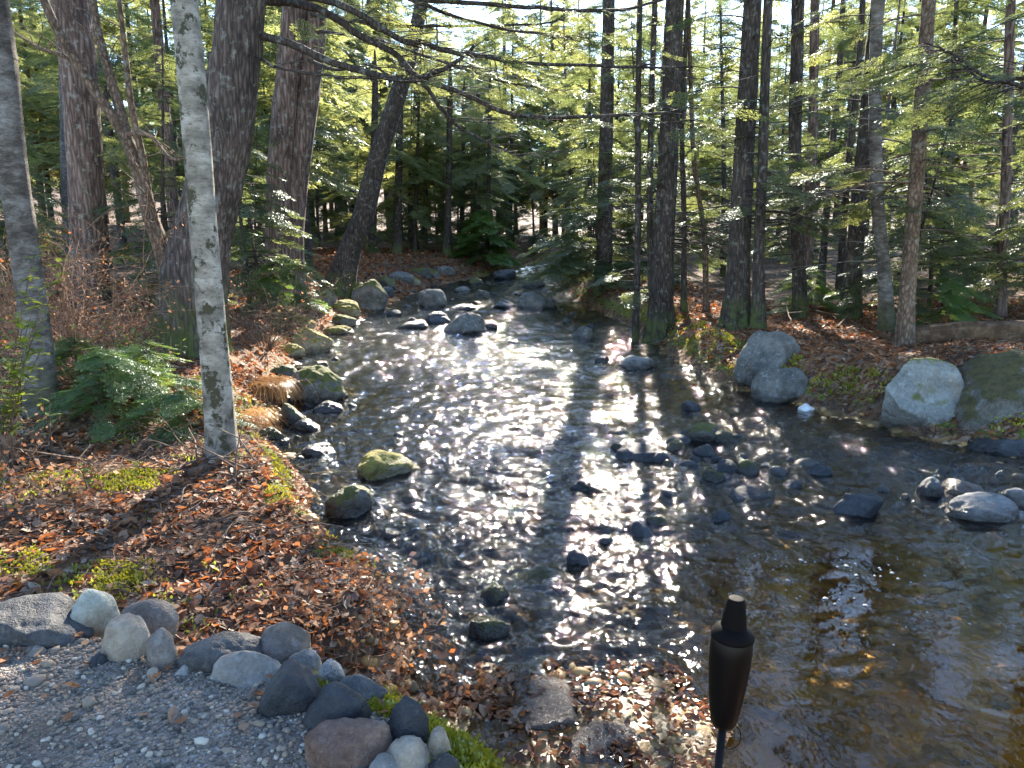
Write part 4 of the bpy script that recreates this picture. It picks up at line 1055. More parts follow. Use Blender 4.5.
placed = []
def region(n, xr, yr, kind, label, group, mind, seed, cond=None, scale=None):
    g = np.random.default_rng(seed); k = 0
    for _ in range(n * 40):
        if k >= n: break
        x, y = g.uniform(*xr), g.uniform(*yr)
        if cond and not cond(x, y): continue
        if sdf(POLY, np.array([x]), np.array([y]))[0] < 1.2: continue
        if any((x - a) ** 2 + (y - b) ** 2 < mind ** 2 for a, b in placed): continue
        placed.append((x, y)); k += 1
        plant(kind, x, y, label, group, scale and g.uniform(*scale), g)

region(8, (3, 24), (19, 42), 'tall', 'one of the crowded hemlocks in the wood behind the right bank trunks', 'hemlocks behind the right bank', 2.3, 1, lambda x, y: x > 3.2 + (y - 17) * .06 and x < y * .85, (.6, .75))
region(9, (5.5, 16), (11.5, 22), 'low', 'one of the young bushy hemlocks filling the gaps under the right wood', 'young hemlocks under the right wood', 1.5, 2, lambda x, y: x > y * .50 and x < y * .8, (.8, 1.05))
region(5, (2.6, 12), (19, 32), 'low', 'one of the young hemlocks standing deeper in the right wood', 'young hemlocks deep in the right wood', 1.8, 12, lambda x, y: x > y * .16 and x < y * .45)
region(10, (-26, -5), (20, 42), 'tall', 'one of the hemlocks in the wood behind the left bank trunks', 'hemlocks behind the left bank', 2.8, 3, lambda x, y: x > -y * .75 and x < -5.5 - (y - 20) * .03)
region(9, (-16, -5), (14, 26), 'low', 'one of the young green hemlocks in the shade of the left wood', 'young hemlocks under the left wood', 1.8, 4, lambda x, y: x > -y * .72 and x < -.30 * y)
region(10, (-3, 5), (46, 60), 'far', 'one of the small pale hemlocks under the bright gap of sky', 'small hemlocks under the sky gap', 1.6, 15, None, (.75, .95))
region(34, (-14, 14), (30, 47), 'low', 'one of the young hemlocks in the sunlit clearing beyond the far rapids', 'young hemlocks in the far clearing', 1.8, 16, lambda x, y: abs(x - y * .02) > 1.5)
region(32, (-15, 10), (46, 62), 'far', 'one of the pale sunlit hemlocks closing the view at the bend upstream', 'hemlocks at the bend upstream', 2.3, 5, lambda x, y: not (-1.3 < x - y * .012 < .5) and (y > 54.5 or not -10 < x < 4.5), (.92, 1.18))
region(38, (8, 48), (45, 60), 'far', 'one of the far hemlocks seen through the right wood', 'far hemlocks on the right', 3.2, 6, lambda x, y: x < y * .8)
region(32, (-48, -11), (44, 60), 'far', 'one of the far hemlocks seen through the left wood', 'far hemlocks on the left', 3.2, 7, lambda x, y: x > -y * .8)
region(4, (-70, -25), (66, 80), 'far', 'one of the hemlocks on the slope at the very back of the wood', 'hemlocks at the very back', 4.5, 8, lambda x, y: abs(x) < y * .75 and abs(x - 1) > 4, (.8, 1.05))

for i, (x, y, s) in enumerate([(-7.0, 25.5, .75), (-4.4, 34, .62), (-8.6, 31, .8), (-2.2, 42, .6), (3.4, 33, .7), (3.0, 40, .7)]):
    plant('far', x, y, 'one of the pale hemlocks whose boughs hang over the upper stream', 'hemlocks over the upper stream', s, np.random.default_rng(i + 5))
for x, y, s_c in [(.1, 47, 1.0), (1.3, 44, .9), (-1.2, 49, 1.1)]:
    plant('low', x, y, 'one of the young hemlocks in the sunlit clearing beyond the far rapids', 'young hemlocks in the far clearing', s_c, np.random.default_rng(int(y)))
# row of dark trunks at the head of the stream
for i, (px, dpx) in enumerate([(397, 9), (413, 8), (424, 6), (447, 8), (461, 6), (475, 5), (487, 5), (372, 9), (352, 8)]):
    px_tree('hemlock_tree', (px, 262), [(px + 1, 215), (px + 3, 100)], (dpx, dpx * .7), 'bark_dark', 'one of the dark trunks standing in a row left of the far rapids',
            Y=33 + (i * 5 % 7), top=9.5, seg=12, n=30, group='dark trunk row left of the far rapids',
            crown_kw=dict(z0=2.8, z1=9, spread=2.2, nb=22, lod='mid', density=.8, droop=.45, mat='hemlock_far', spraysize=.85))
# ------------------------------------------------------------------ leaf litter
def leaves(name, X, Y, Z, size, seed, label, tiltmax=.7, cols=None, lift=.015, mat='leaf'):
    g = np.random.default_rng(seed); n = len(X)
    tpl = np.array([(-.5, 0, .03), (-.2, .26, .10), (.18, .30, .08), (.52, 0, .10), (.18, -.30, .10), (-.2, -.26, .07), (0, 0, 0)])
    v = tpl[None] * size[:, None, None] * np.array([1, 1, 1])[None, None]
    v[..., 2] *= g.uniform(-.6, 2.2, n)[:, None]
    v[..., 1] *= g.uniform(.55, 1.1, n)[:, None]
    a, p, r = g.uniform(0, 6.28, n), g.normal(0, tiltmax * .6, n), g.normal(0, tiltmax * .6, n)
    ca, sa, cp, sp, cr, sr = [f(t)[:, None] for t in (a, p, r) for f in (np.cos, np.sin)]
    x, y, z = v[..., 0], v[..., 1], v[..., 2]
    y, z = y * cr - z * sr, y * sr + z * cr
    x, z = x * cp + z * sp, -x * sp + z * cp
    x, y = x * ca - y * sa, x * sa + y * ca
    V = np.stack([x + X[:, None], y + Y[:, None], z + Z[:, None] + lift], -1).reshape(-1, 3)
    q = np.array([(0, 6, 2, 1), (6, 3, 2, 2), (0, 5, 4, 6), (6, 4, 3, 3)])
    Q = np.array([(0, 6, 2, 1), (0, 5, 4, 6)]); T = np.array([(6, 3, 2), (6, 4, 3)])
    k = (np.arange(n) * 7)[:, None, None]
    c = g.uniform(0, 1, n) if cols is None else np.clip(g.normal(cols[0], cols[1], n), 0, 1)
    me = mesh_np(name, V, [(Q[None] + k).reshape(-1, 4), (T[None] + k).reshape(-1, 3)], M[mat], None, False, None,
                 {'leafcol': np.concatenate([np.repeat(c, 2), np.repeat(c, 2)])})
    return tag(link(name, me), label, 'leaf litter', kind='stuff')

def rand_land(n, xr, yr, seed, cond):
    g = np.random.default_rng(seed)
    X = g.uniform(*xr, n); Y = g.uniform(*yr, n)
    z, d, dp, k = terrain(X, Y, True)
    ok = cond(X, Y, z, d, dp, g.random(n))
    return X[ok], Y[ok], z[ok], g

X, Y, Z, g = rand_land(75000, (-6.5, 0), (2.9, 9.5), 51, lambda x, y, z, d, dp, r: (d > .02) & (dp > np.where((x > -.85) & (y < 3.0) & (x < .02), 1.08, .02)) & (r < np.where((x > -1.7) & (y < 4.8), .7, .25) + .65 * sstep(fbm(x * .8, y * .8, 3, 2) * 2 + .6)) & (np.abs(x) < y * .78 + .3))
leaves('leaf_litter', X, Y, Z, (.018 + .085 * g.random(len(X)) ** 1.9), 52, 'carpet of rust and brown fallen leaves on the left bank', cols=(.52, .30))
X, Y, Z, g = rand_land(30000, (1.5, 11), (6.5, 16), 53, lambda x, y, z, d, dp, r: (d > .15) & (r < .8) & (np.abs(x) < y * .85))
leaves('leaf_litter', X, Y, Z, g.uniform(.05, .10, len(X)), 54, 'carpet of brown fallen leaves on the shaded right bank', cols=(.5, .25))
X, Y, Z, g = rand_land(16000, (-12, -1.5), (9, 20), 55, lambda x, y, z, d, dp, r: (d > .15) & (np.abs(x) < y * .8))
leaves('leaf_litter', X, Y, Z, g.uniform(.06, .12, len(X)), 56, 'fallen leaves under the trees further up the left bank', cols=(.5, .22))
X, Y, Z, g = rand_land(3600, (-.7, 1.0), (2.3, 4.2), 57, lambda x, y, z, d, dp, r: (z > .0) & (z < .35) & (dp > np.where(x < -.05, 1.08, .6)) & (r < .75))
leaves('leaf_litter', X, Y, np.maximum(Z, .0), g.uniform(.025, .06, len(X)), 58, 'wet dark leaves washed up on the shoal by the torch', cols=(.28, .22), tiltmax=.5, mat='leaf_wet')
X, Y, Z, g = rand_land(9000, (.8, 6.5), (14, 34), 153, lambda x, y, z, d, dp, r: (d > .1) & (d < 3))
leaves('leaf_litter', X, Y, Z, g.uniform(.07, .15, len(X)), 154, 'fallen leaves on the right bank beside the upper rapids', cols=(.4, .25))
X, Y, Z, g = rand_land(9000, (-9, 0), (19, 36), 155, lambda x, y, z, d, dp, r: (d > .1))
leaves('leaf_litter', X, Y, Z, g.uniform(.10, .2, len(X)), 156, 'fallen leaves on the left bank beside the upper rapids', cols=(.4, .25))
X, Y, Z, g = rand_land(1500, (-3, -.2), (2.0, 3.4), 59, lambda x, y, z, d, dp, r: (dp < .12) & (r < .14 + .5 * np.exp(-((dp + .02) / .07) ** 2) + .5 * np.exp(-((x + 1.7) / .35) ** 2 - ((y - 2.6) / .25) ** 2)))
leaves('leaf_litter', X, Y, Z, g.uniform(.03, .07, len(X)), 60, 'few tan leaves blown onto the gravel', cols=(.62, .15), tiltmax=.4)

# ------------------------------------------------------------------ fallen sticks (stuff)
def sticks(name, X, Y, Z, L, mat, label, seed, r=.004):
    g = np.random.default_rng(seed); mb = MB()
    for x, y, z, l in zip(X, Y, Z, L):
        a = g.uniform(0, 6.28); d = np.array([math.cos(a), math.sin(a), g.uniform(-.1, .35)]) * l
        p = np.array([x, y, z + .015]); b = g.normal(0, .10, 3) * l; b[2] = abs(b[2])
        q = spline([p - d / 2, p + b, p + d / 2], 6); q[:, 2] = np.maximum(q[:, 2], z + .004)
        mb.tube(q, np.linspace(r * g.uniform(.6, 1.5), r * .5, 6), 4)
    return tag(mb.build(name, M[mat]), label, 'sticks', kind='stuff')
X, Y, Z, g = rand_land(1500, (-5, -.3), (3.2, 8), 61, lambda x, y, z, d, dp, r: (d > .02) & (dp > .05) & (np.abs(x) < y * .75) & (r < .6))
X2, Y2, Z2, g2 = rand_land(9000, (-5, -.3), (3.0, 8), 161, lambda x, y, z, d, dp, r: (d > .02) & (dp > .05) & (np.abs(x) < y * .75) & (r < .6))
sticks('twig_debris', X2, Y2, Z2, g2.uniform(.04, .16, len(X2)), 'twig', 'fine twig bits and needles among the left bank leaves', 162, .0017)
sticks('fallen_twigs', X, Y, Z, g.uniform(.12, .5, len(X)), 'twig', 'thin dead twigs scattered over the left bank', 62, .0035)
X, Y, Z, g = rand_land(500, (2, 10), (7, 15), 63, lambda x, y, z, d, dp, r: (d > .1) & (np.abs(x) < y * .8) & (r < .5))
sticks('fallen_twigs', X, Y, Z, g.uniform(.3, 1.2, len(X)), 'twig', 'dead twigs scattered over the right bank', 64, .006)

# ------------------------------------------------------------------ moss tufts (stuff)
def tufts(name, X, Y, Z, mat, label, cat, seed, h=(.01, .03), w=.006, per=5):
    g = np.random.default_rng(seed); n = len(X) * per
    x = np.repeat(X, per) + g.normal(0, .02, n); y = np.repeat(Y, per) + g.normal(0, .02, n); z = np.repeat(Z, per)
    hh = g.uniform(*h, n); a = g.uniform(0, 6.28, n); lean = g.uniform(.1, .9, n); b = g.uniform(0, 6.28, n)
    p = np.stack([x, y, z], -1); wv = np.stack([np.cos(a), np.sin(a), 0 * a], -1) * w
    tip = p + np.stack([np.cos(b) * lean * hh, np.sin(b) * lean * hh, hh], -1); mid = (p + tip) / 2 + [0, 0, .002]
    V = np.stack([p - wv * .5, p + wv * .5, mid + wv, tip, mid - wv], 1).reshape(-1, 3)
    k = (np.arange(n) * 5)[:, None]
    me = mesh_np(name, V, [k + np.array([[0, 1, 2, 4]]), k + np.array([[4, 2, 3]])], M[mat], None, True)
    return tag(link(name, me), label, cat, kind='stuff')
X, Y, Z, g = rand_land(60000, (-1.2, .4), (1.8, 4.0), 65, lambda x, y, z, d, dp, r: (dp > .02) & (dp < 1.1) & (z > .05) & (x < .08) & (y < 3.02 + .12 * r) & (fbm(x * 4, y * 4, 5, 3) + .5 > r * .9))
tufts('moss', X, Y, Z, 'moss', 'yellow green moss strip between terrace stones and shoal', 'moss', 66, (.008, .022), .006, 6)
X, Y, Z, g = rand_land(30000, (-3.2, -.5), (3.4, 8.5), 67, lambda x, y, z, d, dp, r: (d > .04) & (d < .34) & (dp > .5) & (z > .22) & (y > 4.0) & (fbm(x * 2.5, y * 2.5, 8, 3) > -.15 + r * .4))
tufts('moss', X, Y, Z, 'moss', 'bright moss along the lip of the left bank', 'moss', 68)
X, Y, Z, g = rand_land(30000, (1, 6.5), (7, 18), 69, lambda x, y, z, d, dp, r: (d > .03) & (d < .7) & (z > .2) & (fbm(x * 1.5, y * 1.5, 8, 3) > -.2 + r * .4))
tufts('moss', X, Y, Z, 'moss', 'moss on the edge of the right bank', 'moss', 70, (.02, .05), .011)
X, Y, Z, g = rand_land(9000, (-6, -.8), (3.0, 8), 71, lambda x, y, z, d, dp, r: (d > .3) & (dp > .15) & (np.abs(x) < y * .75) & (fbm(x * 1.3 + 4, y * 1.3, 2, 3) > .12 + r * .4))
X2, Y2, Z2, g2 = rand_land(40000, (-5, -.5), (2.8, 8.5), 171, lambda x, y, z, d, dp, r: (d > .2) & (dp > .12) & (np.abs(x) < y * .75) & (fbm(x * 1.1 + 9, y * 1.1, 6, 4) > .28 + r * .3))
tufts('moss', X2, Y2, Z2 + .01, 'moss', 'moss patches showing through the leaves of the left bank', 'moss', 172, (.012, .032), .008)
tufts('ground_plants', X, Y, Z, 'broadleaf', 'low green ground plants among the leaves of the left bank', 'ground cover', 72, (.015, .045), .009, 3)

# ------------------------------------------------------------------ shrubs and small plants
def twig_shrub(name, base, h, spread, n, seed, mat, label, cat='shrub', leaf=0, thick=.006, curl=.25):
    g = np.random.default_rng(seed); root = empty(name, tuple(base)); tag(root, label, cat)
    mb = MB(); tips = []
    def grow(p, d, L, r, lev):
        k = 6; pts = [p]; dd = d.copy()
        for i in range(k):
            dd = dd + g.normal(0, curl * .5, 3); dd[2] -= .05 * lev; dd /= np.linalg.norm(dd)
            pts.append(pts[-1] + dd * L / k)
        pts = np.array(pts)
        mb.tube(pts, np.linspace(r, r * .5, k + 1), 4 if lev == 0 else 3)
        if lev >= 2: tips.append((pts[-1], dd)); return
        for _ in range(g.integers(3, 6)):
            i = g.integers(2, k + 1); e = dd + g.normal(0, .75, 3); e /= np.linalg.norm(e)
            grow(pts[i], e, L * g.uniform(.35, .6), r * .55, lev + 1)
    for _ in range(n):
        a = g.uniform(0, 6.28); d = np.array([math.cos(a) * spread, math.sin(a) * spread, 1]); d /= np.linalg.norm(d)
        grow(np.array([math.cos(a) * .06 * spread, math.sin(a) * .06 * spread, -.03]), d, h * g.uniform(.6, 1.0), thick * g.uniform(.7, 1.2), 0)
    mb.build('stems', M[mat], root)
    if leaf:
        P0 = np.array([t[0] for t in tips]); P0 = P0[g.random(len(P0)) < leaf]
        P0 = np.repeat(P0, 3, 0) + g.normal(0, .04, (len(P0) * 3, 3))
        n = len(P0); s = g.uniform(.02, .05, n)
        a = g.normal(size=(n, 3)); a /= np.linalg.norm(a, axis=1)[:, None]; b = np.cross(a, g.normal(size=(n, 3))); b /= np.linalg.norm(b, axis=1)[:, None]
        V = np.stack([P0, P0 + a * s[:, None] * .5 + b * s[:, None] * .3, P0 + a * s[:, None], P0 + a * s[:, None] * .5 - b * s[:, None] * .3], 1).reshape(-1, 3)
        m2 = MB(); m2.add(V, np.arange(n * 4).reshape(-1, 4), None, 0, g.uniform(.5, .9, n)); m2.build('dry_leaves', M['leaf'], root, False, fname='leafcol')
    return root

def gp(px, Y):
    p = D(px, 300, Y); p[2] = hz(p[0], p[1]); return p
twig_shrub('dry_shrub', gp(62, 8.2), 1.75, .6, 34, 1, 'twig_red', 'orange brown dry shrub right of the grey mottled trunk', leaf=.9, thick=.010)
twig_shrub('dry_shrub', gp(108, 9.0), .9, .8, 26, 2, 'twig_red', 'tangled pale twig shrub below the wide reddish trunk', leaf=.15, thick=.010)
twig_shrub('bare_shrub', gp(262, 11.5), 1.4, .7, 30, 3, 'twig', 'bare brown shrub between birch and twin trunked tree', leaf=.1)
twig_shrub('bare_shrub', gp(288, 13.5), 1.1, .8, 10, 4, 'twig', 'bare grey shrub at the foot of the twin trunked tree', leaf=.1)
twig_shrub('dry_shrub', gp(15, 10.5), 1.5, .6, 20, 5, 'twig_red', 'tall dry shrub at the left edge behind the grey mottled trunk', leaf=.6, thick=.010)
twig_shrub('bare_shrub', gp(140, 11.5), 1.2, .8, 10, 6, 'twig', 'bare twiggy shrub beside the foot of the crooked forked tree', leaf=.1)
twig_shrub('bare_shrub', ground_at(205, 452), .45, 1.1, 8, 7, 'twig', 'small heap of bare twigs around the foot of the white birch', thick=.004)
twig_shrub('dry_shrub', ground_at(20, 470), .5, 1.0, 8, 8, 'twig_red', 'low rusty bracken clump at the left edge of the leaf litter', leaf=.9, thick=.004)
twig_shrub('dry_shrub', ground_at(75, 500), .35, 1.3, 8, 9, 'twig_red', 'low rusty bracken clump in the middle of the leaf litter', leaf=.9, thick=.003)
twig_shrub('root_tangle', ground_at(372, 640), .30, 1.6, 16, 10, 'twig', 'tangle of roots and twigs on the dark overhanging bank corner', 'roots', leaf=.4, thick=.004)
twig_shrub('root_tangle', ground_at(345, 600), .25, 1.8, 14, 110, 'twig', 'dark fringe of roots and dead stems hanging over the bank edge above the overhanging corner', 'roots', leaf=.5, thick=.004)
twig_shrub('root_tangle', ground_at(478, 680), .16, 1.8, 12, 11, 'twig', 'small matted clump of roots at the tip of the leafy shoal', 'roots', leaf=.5, thick=.003)
twig_shrub('brush_pile', tuple(PW(935, 446) + [0, .1, .12]), .55, 1.6, 10, 12, 'twig', 'dark driftwood twigs caught between the two right hand boulders', 'driftwood', thick=.006)
twig_shrub('bare_shrub', ground_at(965, 310), .9, .9, 8, 13, 'twig', 'bare shrub behind the fallen log on the right', thick=.006)

def sapling(base, h, spread, nb, seed, label, lod='near', size=.3):
    root = empty('hemlock_sapling', tuple(base)); tag(root, label, 'sapling'); g = np.random.default_rng(seed)
    mb = MB(); mb.tube(spline([(0, 0, -.03), (.02, 0, h * .5), (0, .02, h)], 10), np.linspace(.012, .003, 10), 6); mb.build('trunk', M['bark_dark'], root)
    mb = MB(); crown(mb, g, lambda z: np.array([0, 0, z]), h * .15, h, spread, nb, lod, density=1.5, droop=.35, limb=.006, spraysize=size); mb.build('crown', [M['bark_dark'], M['sapling']], root)
sapling(ground_at(112, 418), .66, .62, 30, 1, 'bright sunlit hemlock sapling between grey mottled trunk and birch')
sapling(ground_at(180, 425), .45, .55, 24, 2, 'low spreading hemlock sapling touching the left side of the birch')
sapling(ground_at(150, 398), .55, .6, 24, 3, 'hemlock sapling in front of the foot of the big hemlock', size=.32)
sapling(gp(66, 7.4), .6, .5, 20, 4, 'shaded hemlock sapling behind the grey mottled trunk')
sapling(gp(283, 15.0), 1.2, .9, 30, 5, 'pale hemlock sapling at the left bank below the twin trunked tree', 'mid', .45)
sapling(gp(805, 14.5), .9, .7, 26, 6, 'pale sapling with light needles behind the straight even trunk', 'mid', .4)
sapling(gp(950, 11.5), .8, .7, 26, 7, 'leafy hemlock sapling just above the fallen log', 'near', .4)
sapling(gp(486, 34), 2.6, 1.5, 40, 8, 'glowing yellow green sapling at the head of the far rapids', 'far', .8)

def leafy(name, base, stems, h, seed, label, cat, leaf=(.06, .11), nl=9, spread=.5):
    g = np.random.default_rng(seed); root = empty(name, tuple(base)); tag(root, label, cat); ms, ml = MB(), MB()
    for _ in range(stems):
        a = g.uniform(0, 6.28); H = h * g.uniform(.6, 1.05); d = np.array([math.cos(a), math.sin(a), 0]) * spread * H
        pts = spline([(0, 0, -.02), d * .35 + [0, 0, H * .55], d + [0, 0, H]], 10)
        ms.tube(pts, np.linspace(.005, .002, 10), 4)
        for k in range(nl):
            t = (k + 1) / nl; i = min(9, int(3 + 6.5 * t)); q = pts[i]; b = g.uniform(0, 6.28); L = g.uniform(*leaf)
            x = np.array([math.cos(b), math.sin(b), g.uniform(-.4, .7)]); x /= np.linalg.norm(x); y = np.cross([0, 0, 1], x); y /= np.linalg.norm(y); zz = np.cross(x, y)
            w = L * g.uniform(.2, .28)
            V = [q, q + x * L * .3 + y * w + zz * .15 * w, q + x * L * .7 + y * w * .7 + zz * .1 * w, q + x * L - zz * .12 * L, q + x * L * .7 - y * w * .7 + zz * .1 * w, q + x * L * .3 - y * w + zz * .15 * w, q + x * L * .5]
            ml.add(V, [(0, 6, 2, 1), (0, 5, 4, 6)], [(6, 3, 2), (6, 4, 3)])
    ms.build('stems', M['twig'], root); ml.build('leaves', M['broadleaf'], root, False)
leafy('laurel_shrub', gp(-14, 5.2), 26, 1.6, 1, 'tall green leaved shrub at the left edge beside the grey mottled trunk', 'shrub', (.06, .12), 20, .32)
leafy('leafy_shrub', gp(98, 7.6), 16, .62, 21, 'bushy yellow green shrub between grey mottled trunk and big hemlock', 'shrub', (.06, .11), 14, .7)
leafy('leafy_plant', gp(86, 6.8), 5, .62, 2, 'yellow green broad leaved plant right of the grey mottled trunk', 'plant', (.08, .14), 5)
leafy('leafy_plant', ground_at(88, 492), 2, .22, 3, 'single small plant with bright yellow green leaves in the leaf litter', 'plant', (.05, .09), 3, .3)
leafy('leafy_plant', gp(120, 7.8), 14, .55, 4, 'low sunlit leafy plant left of the foot of the big hemlock', 'plant', (.06, .1), 7, .7)
leafy('leafy_plant', gp(72, 7.3), 10, .55, 14, 'clump of yellow green leaves beside the dry orange shrub', 'plant', (.06, .11), 8, .7)
leafy('leafy_plant', gp(150, 7.9), 10, .5, 15, 'yellow green leafy clump at the mossy foot of the big hemlock', 'plant', (.05, .10), 8, .8)
leafy('leafy_plant', gp(32, 5.6), 3, .62, 5, 'thin stem with two pale leaves in front of the grey mottled trunk', 'plant', (.07, .11), 3, .2)

def grass_tuft(base, n, L, seed, label, dirx, mat='drygrass'):
    g = np.random.default_rng(seed); root = tuple(base); mb = MB()
    for _ in range(n):
        p = np.array([g.normal(0, .12), g.normal(0, .12), 0]); a = g.normal(dirx, .9); l = L * g.uniform(.5, 1.1)
        st = np.linspace(0, 1, 6); out = np.stack([np.cos(a) * st * l * .75, np.sin(a) * st * l * .75, (st * .8 - st ** 2 * 1.05) * l], -1) + p
        w = np.array([-math.sin(a), math.cos(a), 0]) * np.linspace(.004, .001, 6)[:, None]
        V = np.vstack([out - w, out + w]); Q = [(i, i + 1, i + 7, i + 6) for i in range(5)]
        mb.add(V, Q)
    o = mb.build('grass_tuft', M[mat], None, True, root); tag(o, label, 'grass tuft')
grass_tuft(ground_at(262, 386), 900, .55, 1, 'hanging tuft of orange dry grass on the bank lip right of the birch', 0)
grass_tuft(ground_at(243, 408), 500, .45, 2, 'smaller dry grass tuft touching the right side of the birch', .2)
grass_tuft(ground_at(255, 340), 500, .5, 13, 'golden dry grass tuft between birch and big hemlock', .3)
grass_tuft(gp(108, 9.2), 500, .6, 14, 'golden dry grass tuft below the wide reddish trunk', -.5)
grass_tuft(ground_at(385, 300), 300, .5, 3, 'dry grass tuft on the bank beside the moss capped boulder', 0)

# ------------------------------------------------------------------ fallen log and branches on the right bank
a, b = D(908, 330, 10.4), D(1130, 352, 9.6)
a[2] = hz(a[0], a[1]) + .10; b[2] = hz(b[0], b[1]) + .12
n = 50; c = a + (b - a) * np.linspace(0, 1, n)[:, None]; c[:, 2] += .03 * np.sin(np.linspace(0, 5, n))
th = np.arange(24) * 2 * math.pi / 24
ax = (b - a) / np.linalg.norm(b - a); s1 = np.cross(ax, [0, 0, 1]); s1 /= np.linalg.norm(s1); s2 = np.cross(s1, ax)
rr = .19 * (1 + .10 * noise3(np.cos(th)[None] * 2, np.sin(th)[None] * 2, np.linspace(0, 6, n)[:, None]) + .05 * noise3(np.cos(th)[None] * 6, np.sin(th)[None] * 6, np.linspace(0, 4, n)[:, None])) * np.linspace(.85, 1.1, n)[:, None]
V = c[:, None] + rr[..., None] * (np.cos(th)[None, :, None] * s1 + np.sin(th)[None, :, None] * s2)
mb = MB(); i = np.arange(n - 1)[:, None] * 24; j = np.arange(24)[None]; j2 = (j + 1) % 24
Q = np.stack([i + j, i + j2, i + 24 + j2, i + 24 + j], -1).reshape(-1, 4)
V = np.vstack([V.reshape(-1, 3), c[:1] - ax * .02, c[-1:]]); T = [(k, n * 24, (k + 1) % 24) for k in range(24)] + [((n - 1) * 24 + k, (n - 1) * 24 + (k + 1) % 24, n * 24 + 1) for k in range(24)]
mb.add(V - a, Q, T); tag(mb.build('fallen_log', M['log'], None, True, tuple(a)), 'bleached fallen log lying on the right bank behind the pale boulder', 'log')

def fallen_branch(path, r, label, seed):
    g = np.random.default_rng(seed); pts = []
    for (px, py, up) in path:
        p = ground_at(px, py); p[2] += up; pts.append(p)
    pts = np.array(pts); o = pts[0].copy(); c = spline(pts - o, 20) + np.cumsum(g.normal(0, .006, (20, 3)), 0)
    mb = MB(); mb.tube(c, np.linspace(r, r * .4, 20), 7)
    for _ in range(6):
        i = g.integers(4, 18); e = c[i] + g.normal(0, .3, 3) * [1, 1, .6] + [0, 0, .12]; mb.tube(np.array([c[i], (c[i] + e) / 2 + g.normal(0, .03, 3), e]), [.008, .006, .003], 4)
    tag(mb.build('fallen_branch', M['twig'], None, True, tuple(o)), label, 'branch')
fallen_branch([(720, 330, .05), (760, 318, .18), (800, 316, .22), (848, 300, .25)], .018, 'long pale dead branch lying across the foot of the right bank trunks', 1)
fallen_branch([(838, 330, .04), (856, 318, .12), (878, 308, .2)], .022, 'short thick dead branch propped below the blackest trunk', 2)
fallen_branch([(792, 352, .03), (789, 330, .12), (786, 316, .22)], .012, 'upright broken stick at the top of the sunlit leafy slope', 3)
fallen_branch([(170, 478, .03), (205, 468, .08), (250, 462, .06), (262, 470, .02)], .008, 'curved grey stick lying across the foot of the birch', 4)
fallen_branch([(30, 448, .03), (70, 460, .07), (110, 470, .05)], .012, 'thin fallen stick on the leaf litter below the grey mottled trunk', 5)
fallen_branch([(205, 500, .02), (240, 480, .06), (262, 476, .05)], .007, 'thin bent stick on the leaves in front of the birch', 6)

# ------------------------------------------------------------------ foam flecks on the pool
g = np.random.default_rng(90); mb = MB()
for (px, py, n, sd) in [(825, 565, 22, 40), (880, 570, 18, 30), (770, 560, 12, 20), (900, 630, 10, 40), (840, 600, 8, 30), (650, 570, 10, 18)]:
    for _ in range(n):
        p = PW(px + g.normal(0, sd), py + g.normal(0, sd * .25)); r = .004 + .012 * g.random() ** 3
        k = 8; t = np.arange(k) * 2 * math.pi / k
        rad = r * g.uniform(.8, 1.2, k)
        V = np.vstack([np.stack([p[0] + rad * np.cos(t), p[1] + rad * np.sin(t), np.full(k, .003)], -1), np.stack([p[0] + .6 * rad * np.cos(t), p[1] + .6 * rad * np.sin(t), np.full(k, .008)], -1), [[p[0], p[1], .0095]]])
        mb.add(V, [(i, (i + 1) % k, k + (i + 1) % k, k + i) for i in range(k)], [(k + i, k + (i + 1) % k, 2 * k) for i in range(k)])
tag(mb.build('foam_flecks', M['foam']), 'small white foam flecks drifting on the still pool', 'foam', kind='stuff')

# ------------------------------------------------------------------ garden torch
def lathe(prof, seg=48):
    prof = np.array(prof); th = np.arange(seg) * 2 * math.pi / seg; n = len(prof)
    V = np.stack([prof[:, 0:1] * np.cos(th), prof[:, 0:1] * np.sin(th), np.repeat(prof[:, 1:2], seg, 1)], -1).reshape(-1, 3)
    i = np.arange(n - 1)[:, None] * seg; j = np.arange(seg)[None]; j2 = (j + 1) % seg
    return V, np.stack([i + j, i + j2, i + seg + j2, i + seg + j], -1).reshape(-1, 4)
Yt = 1.50
top, neck = D(736.5, 598, Yt), D(723, 724, Yt)
ax = (top - neck); Lh = np.linalg.norm(ax); ax /= Lh
s = m_per_px(neck + (top - neck) / 2)
gz_ = hz(neck[0], neck[1]) - .15
pole_l = (neck[2] - gz_) / ax[2]
foot = neck - ax * pole_l
root = empty('garden_torch', tuple(foot))
root.rotation_mode = 'QUATERNION'; root.rotation_quaternion = Vector((0, 0, 1)).rotation_difference(Vector(ax))
tag(root, 'dark bronze garden torch on a thin pole standing at the edge of the shoal', 'torch')
def part(name, prof, mat):
    V, Q = lathe(prof); mb = MB(); mb.add(V, Q); return mb.build(name, M[mat], root)
z0 = pole_l
r = s * 1.0
part('pole', [(0, -.0), (.0095, 0), (.0095, z0 - .002), (0, z0 - .002)], 'torch_metal')
H = Lh
def zz(f): return z0 + H * f
mb = MB(); mb.tube(spline([(10 * r, 0, z0 + .004), (17 * r, -4 * r, z0 - .012), (16 * r, -6 * r, z0 - .04), (6 * r, -6 * r, z0 - .055), (1.5 * r, -1 * r, z0 - .05)], 24), .0012, 6); mb.build('snuffer_wire', M['torch_cap'], root)
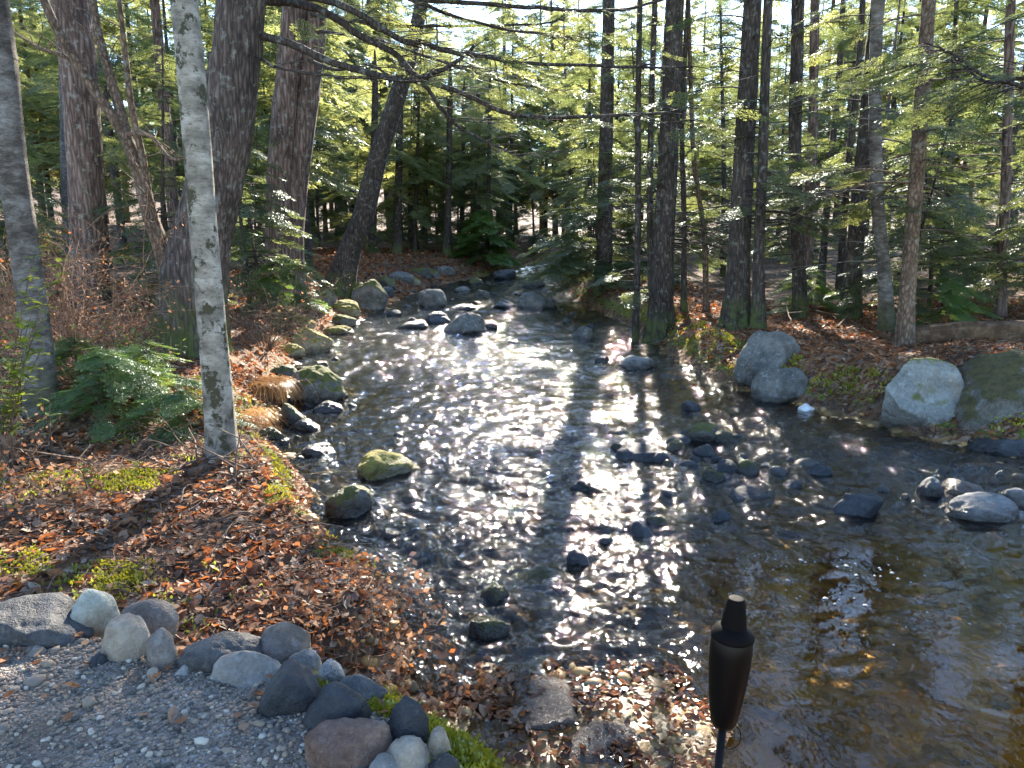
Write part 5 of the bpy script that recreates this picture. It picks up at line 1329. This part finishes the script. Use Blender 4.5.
part('fuel_canister', [(0, zz(.0)), (9.5 * r, zz(0)), (11.5 * r, zz(.004)), (12.2 * r, zz(.02)), (13.0 * r, zz(.03)), (15.5 * r, zz(.14)), (18.2 * r, zz(.30)), (20.0 * r, zz(.45)), (20.6 * r, zz(.58)), (20.4 * r, zz(.695)), (20.0 * r, zz(.70))], 'torch_metal')
part('collar', [(20.0 * r, zz(.70)), (21.0 * r, zz(.702)), (21.2 * r, zz(.715)), (20.6 * r, zz(.73)), (18.5 * r, zz(.755)), (14.5 * r, zz(.785)), (11.5 * r, zz(.795))], 'torch_cap')
part('snuffer_cap', [(12.6 * r, zz(.792)), (12.4 * r, zz(.80)), (11.4 * r, zz(.86)), (9.4 * r, zz(.95)), (8.4 * r, zz(.985)), (7.4 * r, zz(.998)), (6.4 * r, zz(1.0)), (0, zz(.997))], 'torch_cap')

# ------------------------------------------------------------------ light, sky, camera
w = bpy.data.worlds.new('World'); scene.world = w; w.use_nodes = True
nt = w.node_tree; nt.nodes.clear()
sky = nt.nodes.new('ShaderNodeTexSky'); sky.sky_type = 'NISHITA'; sky.sun_disc = False
EL, AZ = R(29), R(8)
sky.sun_elevation = EL; sky.sun_rotation = AZ; sky.air_density = 1.0; sky.dust_density = .1; sky.ozone_density = 3.0
bg = nt.nodes.new('ShaderNodeBackground'); bg.inputs['Strength'].default_value = .125
out = nt.nodes.new('ShaderNodeOutputWorld'); nt.links.new(sky.outputs[0], bg.inputs[0]); nt.links.new(bg.outputs[0], out.inputs[0])
L = bpy.data.lights.new('sun', 'SUN'); L.energy = 5.0; L.angle = R(.5); L.color = (1, .91, .76)
lo = bpy.data.objects.new('sun', L); col.objects.link(lo)
sd = Vector((math.sin(AZ) * math.cos(EL), math.cos(AZ) * math.cos(EL), math.sin(EL)))
lo.rotation_mode = 'QUATERNION'; lo.rotation_quaternion = Vector((0, 0, 1)).rotation_difference(sd); lo.location = sd * 60

import os
HZ = float(os.environ.get('HAZE', '0'))
if HZ > 0:
    N = NT('haze_air')
    N.t.links.new(N.n('ShaderNodeVolumePrincipled', {'Color': rgb(.95, .97, 1), 'Density': HZ, 'Anisotropy': .45}).outputs[0], N.out.inputs['Volume'])
    bm_ = bmesh.new(); bmesh.ops.create_cube(bm_, size=1); me = bpy.data.meshes.new('haze'); bm_.to_mesh(me); bm_.free(); me.materials.append(N.m)
    o = link('haze', me, None, (0, 60, 20)); o.scale = (700, 700, 90)
    tag(o, 'thin sunlit haze hanging in the air of the wood', 'haze', kind='stuff')

cd = bpy.data.cameras.new('camera'); cd.sensor_width = 36; cd.lens = F_PX / 1024 * 36; cd.clip_end = 1000; cd.clip_start = .05
co = bpy.data.objects.new('camera', cd); col.objects.link(co); co.location = CAM; co.rotation_euler = (R(90) - PITCH, 0, 0)
scene.camera = co

scene.view_settings.view_transform = 'Standard'; scene.view_settings.look = 'None'
scene.view_settings.exposure = 2.3; scene.view_settings.gamma = 1
c = scene.cycles
c.max_bounces = 8; c.diffuse_bounces = 3; c.glossy_bounces = 3; c.transmission_bounces = 4; c.transparent_max_bounces = 10
c.use_denoising = True
try: c.denoiser = 'OPENIMAGEDENOISE'
except Exception: pass
c.sample_clamp_indirect = 6
c.use_adaptive_sampling = True; c.adaptive_threshold = .02
